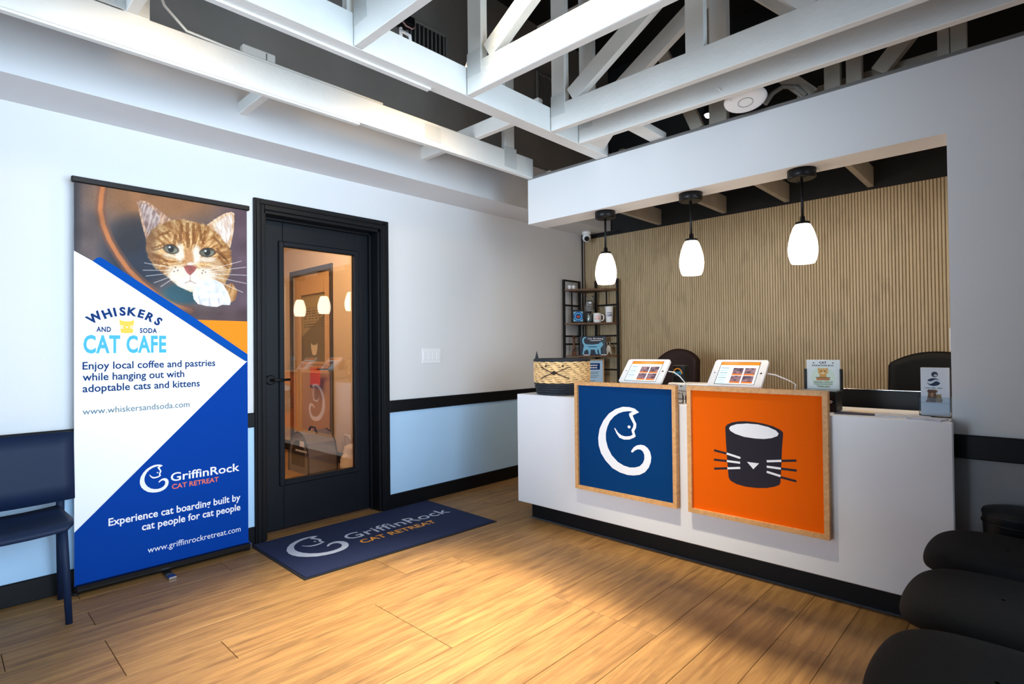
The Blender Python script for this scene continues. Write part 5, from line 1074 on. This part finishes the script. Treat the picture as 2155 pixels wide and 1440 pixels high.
# book with cat
bo = thing('cat_book', 'dark book titled Cat Stroking standing on the shelf', 'book', (4.560, 3.235, SZ[2])); facing(bo)
MB().bbox((-0.125, -0.008, 0.0), (0.125, 0.010, 0.190), 0.002).build('book_block', mat('navy_cover', C(28, 40, 62), 0.4), bo)
MB().bbox((0.100, -0.0085, 0.0), (0.135, 0.008, 0.188), 0.002).build('side_flap', mat('slate_cover', C(58, 72, 84), 0.5), bo)
fk = Frame((-0.125, -0.0082, 0), (0.25, 0, 0), (0, 0, 0.19), (0, -1, 0))
catsh = [(0.10, 0.06), (0.16, 0.05), (0.18, 0.22), (0.26, 0.30), (0.33, 0.28), (0.36, 0.06), (0.42, 0.06), (0.43, 0.30), (0.60, 0.30), (0.64, 0.08), (0.70, 0.05), (0.72, 0.08), (0.69, 0.24), (0.74, 0.34), (0.78, 0.05), (0.84, 0.05), (0.83, 0.36), (0.88, 0.46), (0.93, 0.52), (0.92, 0.62), (0.89, 0.67), (0.88, 0.72), (0.84, 0.67), (0.79, 0.66), (0.76, 0.60), (0.50, 0.56), (0.26, 0.58), (0.18, 0.66), (0.16, 0.80), (0.20, 0.90), (0.27, 0.92), (0.24, 0.97), (0.16, 0.95), (0.10, 0.84), (0.11, 0.66), (0.17, 0.52), (0.14, 0.36), (0.13, 0.22)]
poly('cat_shape', fk, catsh, 0.0006, mat('ice_blue_print', C(120, 190, 222), 0.5), bo, 'pale blue walking cat'); text('lettering', fk, 'Cat Stroking', 0.32, 0.93, 0.84, 0.085, 0.0008, M_paper, bo, 0.01); polys('small_print', fk, dashes(0.42, 0.86, 0.755, 0.035, 9), 0.0008, M_paper, bo); polys('cat_print', fk, dashes(0.34, 0.68, 0.42, 0.05, 6), 0.001, M_tnavy, bo)
for (x, y, a, nm) in ((4.500, 3.262, 0.0, 'small white slip of paper in front of the book, left one'), (4.632, 3.150, 0.2, 'small white slip of paper in front of the book, right one')):
    p = tag(MB().bbox((-0.03, -0.022, 0), (0.03, 0.022, 0.008), 0.001).build('paper_slip', M_paper), nm, 'paper', 'paper slips on the shelf'); p.location = (x, y, SZ[2]); p.rotation_euler = (0, 0, RZD+a)
M_bronze = mat('bronze', C(92, 58, 40), 0.4, 0.6)
st = thing('cat_statue', 'slender bronze cat statue at the left of the book', 'statue', (4.445, 3.375, SZ[2])); facing(st)
MB().bbox((-0.022, -0.018, 0), (0.022, 0.018, 0.045), 0.004).build('plinth', M_bronze, st); skin('figure', st, M_bronze, [(0, 0, 0.05), (0.0, 0, 0.09), (0.0, -0.004, 0.13), (0.0, -0.006, 0.165), (0.0, -0.014, 0.165), (-0.007, -0.004, 0.205), (0.007, -0.004, 0.205)], [(0, 1), (1, 2), (2, 3), (3, 4), (3, 5), (3, 6)], [0.019, 0.014, 0.011, 0.013, 0.008, 0.004, 0.004])
fg = thing('kitten_figurine', 'small spotted kitten figurine at the right end of the book shelf', 'figurine', (4.660, 3.105, SZ[2])); facing(fg)
M_spot = mat('spotted_glaze', C(190, 180, 165), 0.4, var=0.5, vscale=60)
skin('body', fg, M_spot, [(0, 0.01, 0.022), (0, 0.004, 0.055), (-0.004, -0.006, 0.090), (-0.01, -0.016, 0.088), (0.016, -0.014, 0.045), (0.018, -0.018, 0.008), (-0.016, -0.014, 0.045), (-0.016, -0.018, 0.008)], [(0, 1), (1, 2), (2, 3), (1, 4), (4, 5), (1, 6), (6, 7)], [0.024, 0.022, 0.022, 0.011, 0.009, 0.007, 0.009, 0.007])
for s in (-1, 1): MB().lathe([(0.008, 0), (0.001, 0.017)], 8, (-0.004+s*0.013, -0.006, 0.107)).build('ear', M_spot, fg)
ce_ = thing('certificate_frame', 'tan framed certificate with a blue heading on the lower shelf', 'certificate', (4.565, 3.235, SZ[3])); facing(ce_)
W_, H2 = 0.225, 0.295
for a, c in (((-W_/2, -0.008, 0), (-W_/2+0.014, 0.008, H2)), ((W_/2-0.014, -0.008, 0), (W_/2, 0.008, H2)), ((-W_/2+0.014, -0.008, 0), (W_/2-0.014, 0.008, 0.014)), ((-W_/2+0.014, -0.008, H2-0.014), (W_/2-0.014, 0.008, H2))): MB().bbox(a, c, 0.002).build('frame_bar', mat('tan_wood', C(186, 150, 110), 0.5), ce_)
MB().box((-W_/2+0.01, -0.003, 0.01), (W_/2-0.01, 0.004, H2-0.01)).build('sheet', mat('pale_blue_paper', C(176, 206, 232), 0.4), ce_)
fc = Frame((-W_/2+0.014, -0.0032, 0.014), (W_-0.028, 0, 0), (0, 0, H2-0.028), (0, -1, 0)); poly('heading_band', fc, [(0.08, 0.66), (0.86, 0.66), (0.86, 0.90), (0.08, 0.90)], 0.0004, M_tnavy, ce_)
polys('heading_print', fc, dashes(0.18, 0.76, 0.80, 0.045, 9)+dashes(0.18, 0.74, 0.71, 0.045, 9), 0.0008, M_paper, ce_)
polys('text_lines', fc, [[(0.14, y), (x1, y), (x1, y+0.018), (0.14, y+0.018)] for y, x1 in ((0.56, 0.8), (0.50, 0.76), (0.42, 0.82), (0.36, 0.7), (0.24, 0.6))], 0.0006, M_tgrey, ce_)
# security camera on the back corner
cc = thing('security_camera', 'small white dome security camera in the corner under the bulkhead', 'camera', (4.62, 3.33, 2.356))
MB().lathe([(0.045, 0.0), (0.045, -0.022), (0.035, -0.028)], 24).build('mount', M_whiteplastic, cc); MB().ball((0, 0, -0.058), 0.044, 24, 16).build('head', M_whiteplastic, cc)
dv = Vector((-0.72, -0.55, -0.42)).normalized(); c0 = Vector((0, 0, -0.058)); MB().tube([c0+dv*0.030, c0+dv*0.0475], 0.0245, 20).build('lens', M_blackplastic, cc)
tag(MB().tube([(4.722, 3.462, 2.353), (4.722, 3.462, 0.0)], 0.007, 8).build('corner_cable', M_blackplastic), 'black cable running down the corner beside the slat wall', 'cable')
tag(MB().tube([(4.726, 3.45, 2.335), (4.726, 3.0, 2.335)], 0.005, 6).build('top_cable', M_blackplastic), 'thin black cable along the top edge of the slat wall', 'cable')
# office chairs behind the counter
def office_chair(label, loc, rz, W_, ztop, m, arch):
    o = thing('office_chair', label, 'chair', loc, rz); hw = W_/2; n_ = 13
    z0 = 0.60
    def zt(r): return ztop-arch*(abs(r)**2.2)
    rows = []
    for t in (0, 0.15, 0.35, 0.55, 0.75, 0.9, 1.0):
        rows.append([(0.20+0.035*(1-r*r)+0.05*t-0.02, r*hw*(0.9+0.1*math.sin(min(1, t*1.4)*math.pi/2)), z0+(zt(r)-z0)*t) for r in [-1+2*i/(n_-1) for i in range(n_)]])
    bo_ = surf(rows, 0.07).build('backrest', m, o); bo_.modifiers.new('bev', 'BEVEL').width = 0.012
    pl = [(hw*math.copysign(abs(math.cos(a))**0.6, math.cos(a)), 0.24*math.copysign(abs(math.sin(a))**0.6, math.sin(a))) for a in [2*math.pi*i/24 for i in range(24)]]
    b = MB(); k = len(pl); vs_ = []
    for s, z in ((0.92, 0.44), (1, 0.455), (1, 0.50), (0.92, 0.515), (0.3, 0.52)): vs_ += [(y*s-0.03, x*s, z) for x, y in pl]
    b.add(vs_, [(j*k+i, j*k+(i+1) % k, (j+1)*k+(i+1) % k, (j+1)*k+i) for j in range(4) for i in range(k)], True); b.f.append(tuple(range(k))[::-1]); b.sm.append(False); b.f.append(tuple(4*k+i for i in range(k))); b.sm.append(False); b.build('seat', m, o)
    MB().bar((0.16, 0, 0.44), (0.21, 0, 0.68), 0.06, 0.02, (1, 0, 0)).build('back_bracket', M_blackmetal, o)
    MB().lathe([(0.030, 0.10), (0.030, 0.28), (0.018, 0.285), (0.018, 0.44)], 16).build('gas_lift', M_blackmetal, o)
    for i in range(5):
        a = 2*math.pi*i/5+0.3; MB().tube([(0, 0, 0.11), (0.28*math.cos(a), 0.28*math.sin(a), 0.075)], [0.024, 0.015], 8).build('base_leg', M_blackplastic, o); MB().lathe([(0.026, -0.02), (0.028, -0.012), (0.028, 0.012), (0.026, 0.02)], 14, (0.28*math.cos(a), 0.28*math.sin(a), 0.028), 'Y').build('caster', M_blackplastic, o)
    return o
office_chair('dark brown arched office chair behind the left tablet', (3.98, 2.157, 0), 0.0, 0.340, 1.157, M_leather, 0.085)
office_chair('wide black office chair behind the right end of the counter', (3.98, 0.455, 0), 0.0, 0.48, 1.127, M_leather2, 0.075)
# switch plate and dispenser
sw = thing('switch_plate', 'white four-gang light switch plate on the wall right of the door', 'switch', (2.723, YA, 1.062))
MB().bbox((-0.092, -0.006, 0), (0.092, 0, 0.118), 0.003).build('plate', M_whiteplastic, sw)
for k in range(4): MB().bbox((-0.083+k*0.0435, -0.0095, 0.027), (-0.049+k*0.0435, -0.005, 0.091), 0.002).build('rocker', M_whiteplastic, sw)
ds = thing('wall_dispenser', 'white rounded dispenser peeking past the edge of the right wall', 'dispenser', (3.06, 0.266, 1.14))
MB().prism([(-0.05, 0.0), (0.05, 0.0), (0.05, 0.008), (0.035, 0.012), (-0.035, 0.012), (-0.05, 0.008)], 0.0, 0.10).build('case', M_whiteplastic, ds); MB().bbox((-0.02, 0.001, -0.012), (0.02, 0.009, 0.0), 0.002).build('nozzle', M_vent, ds)
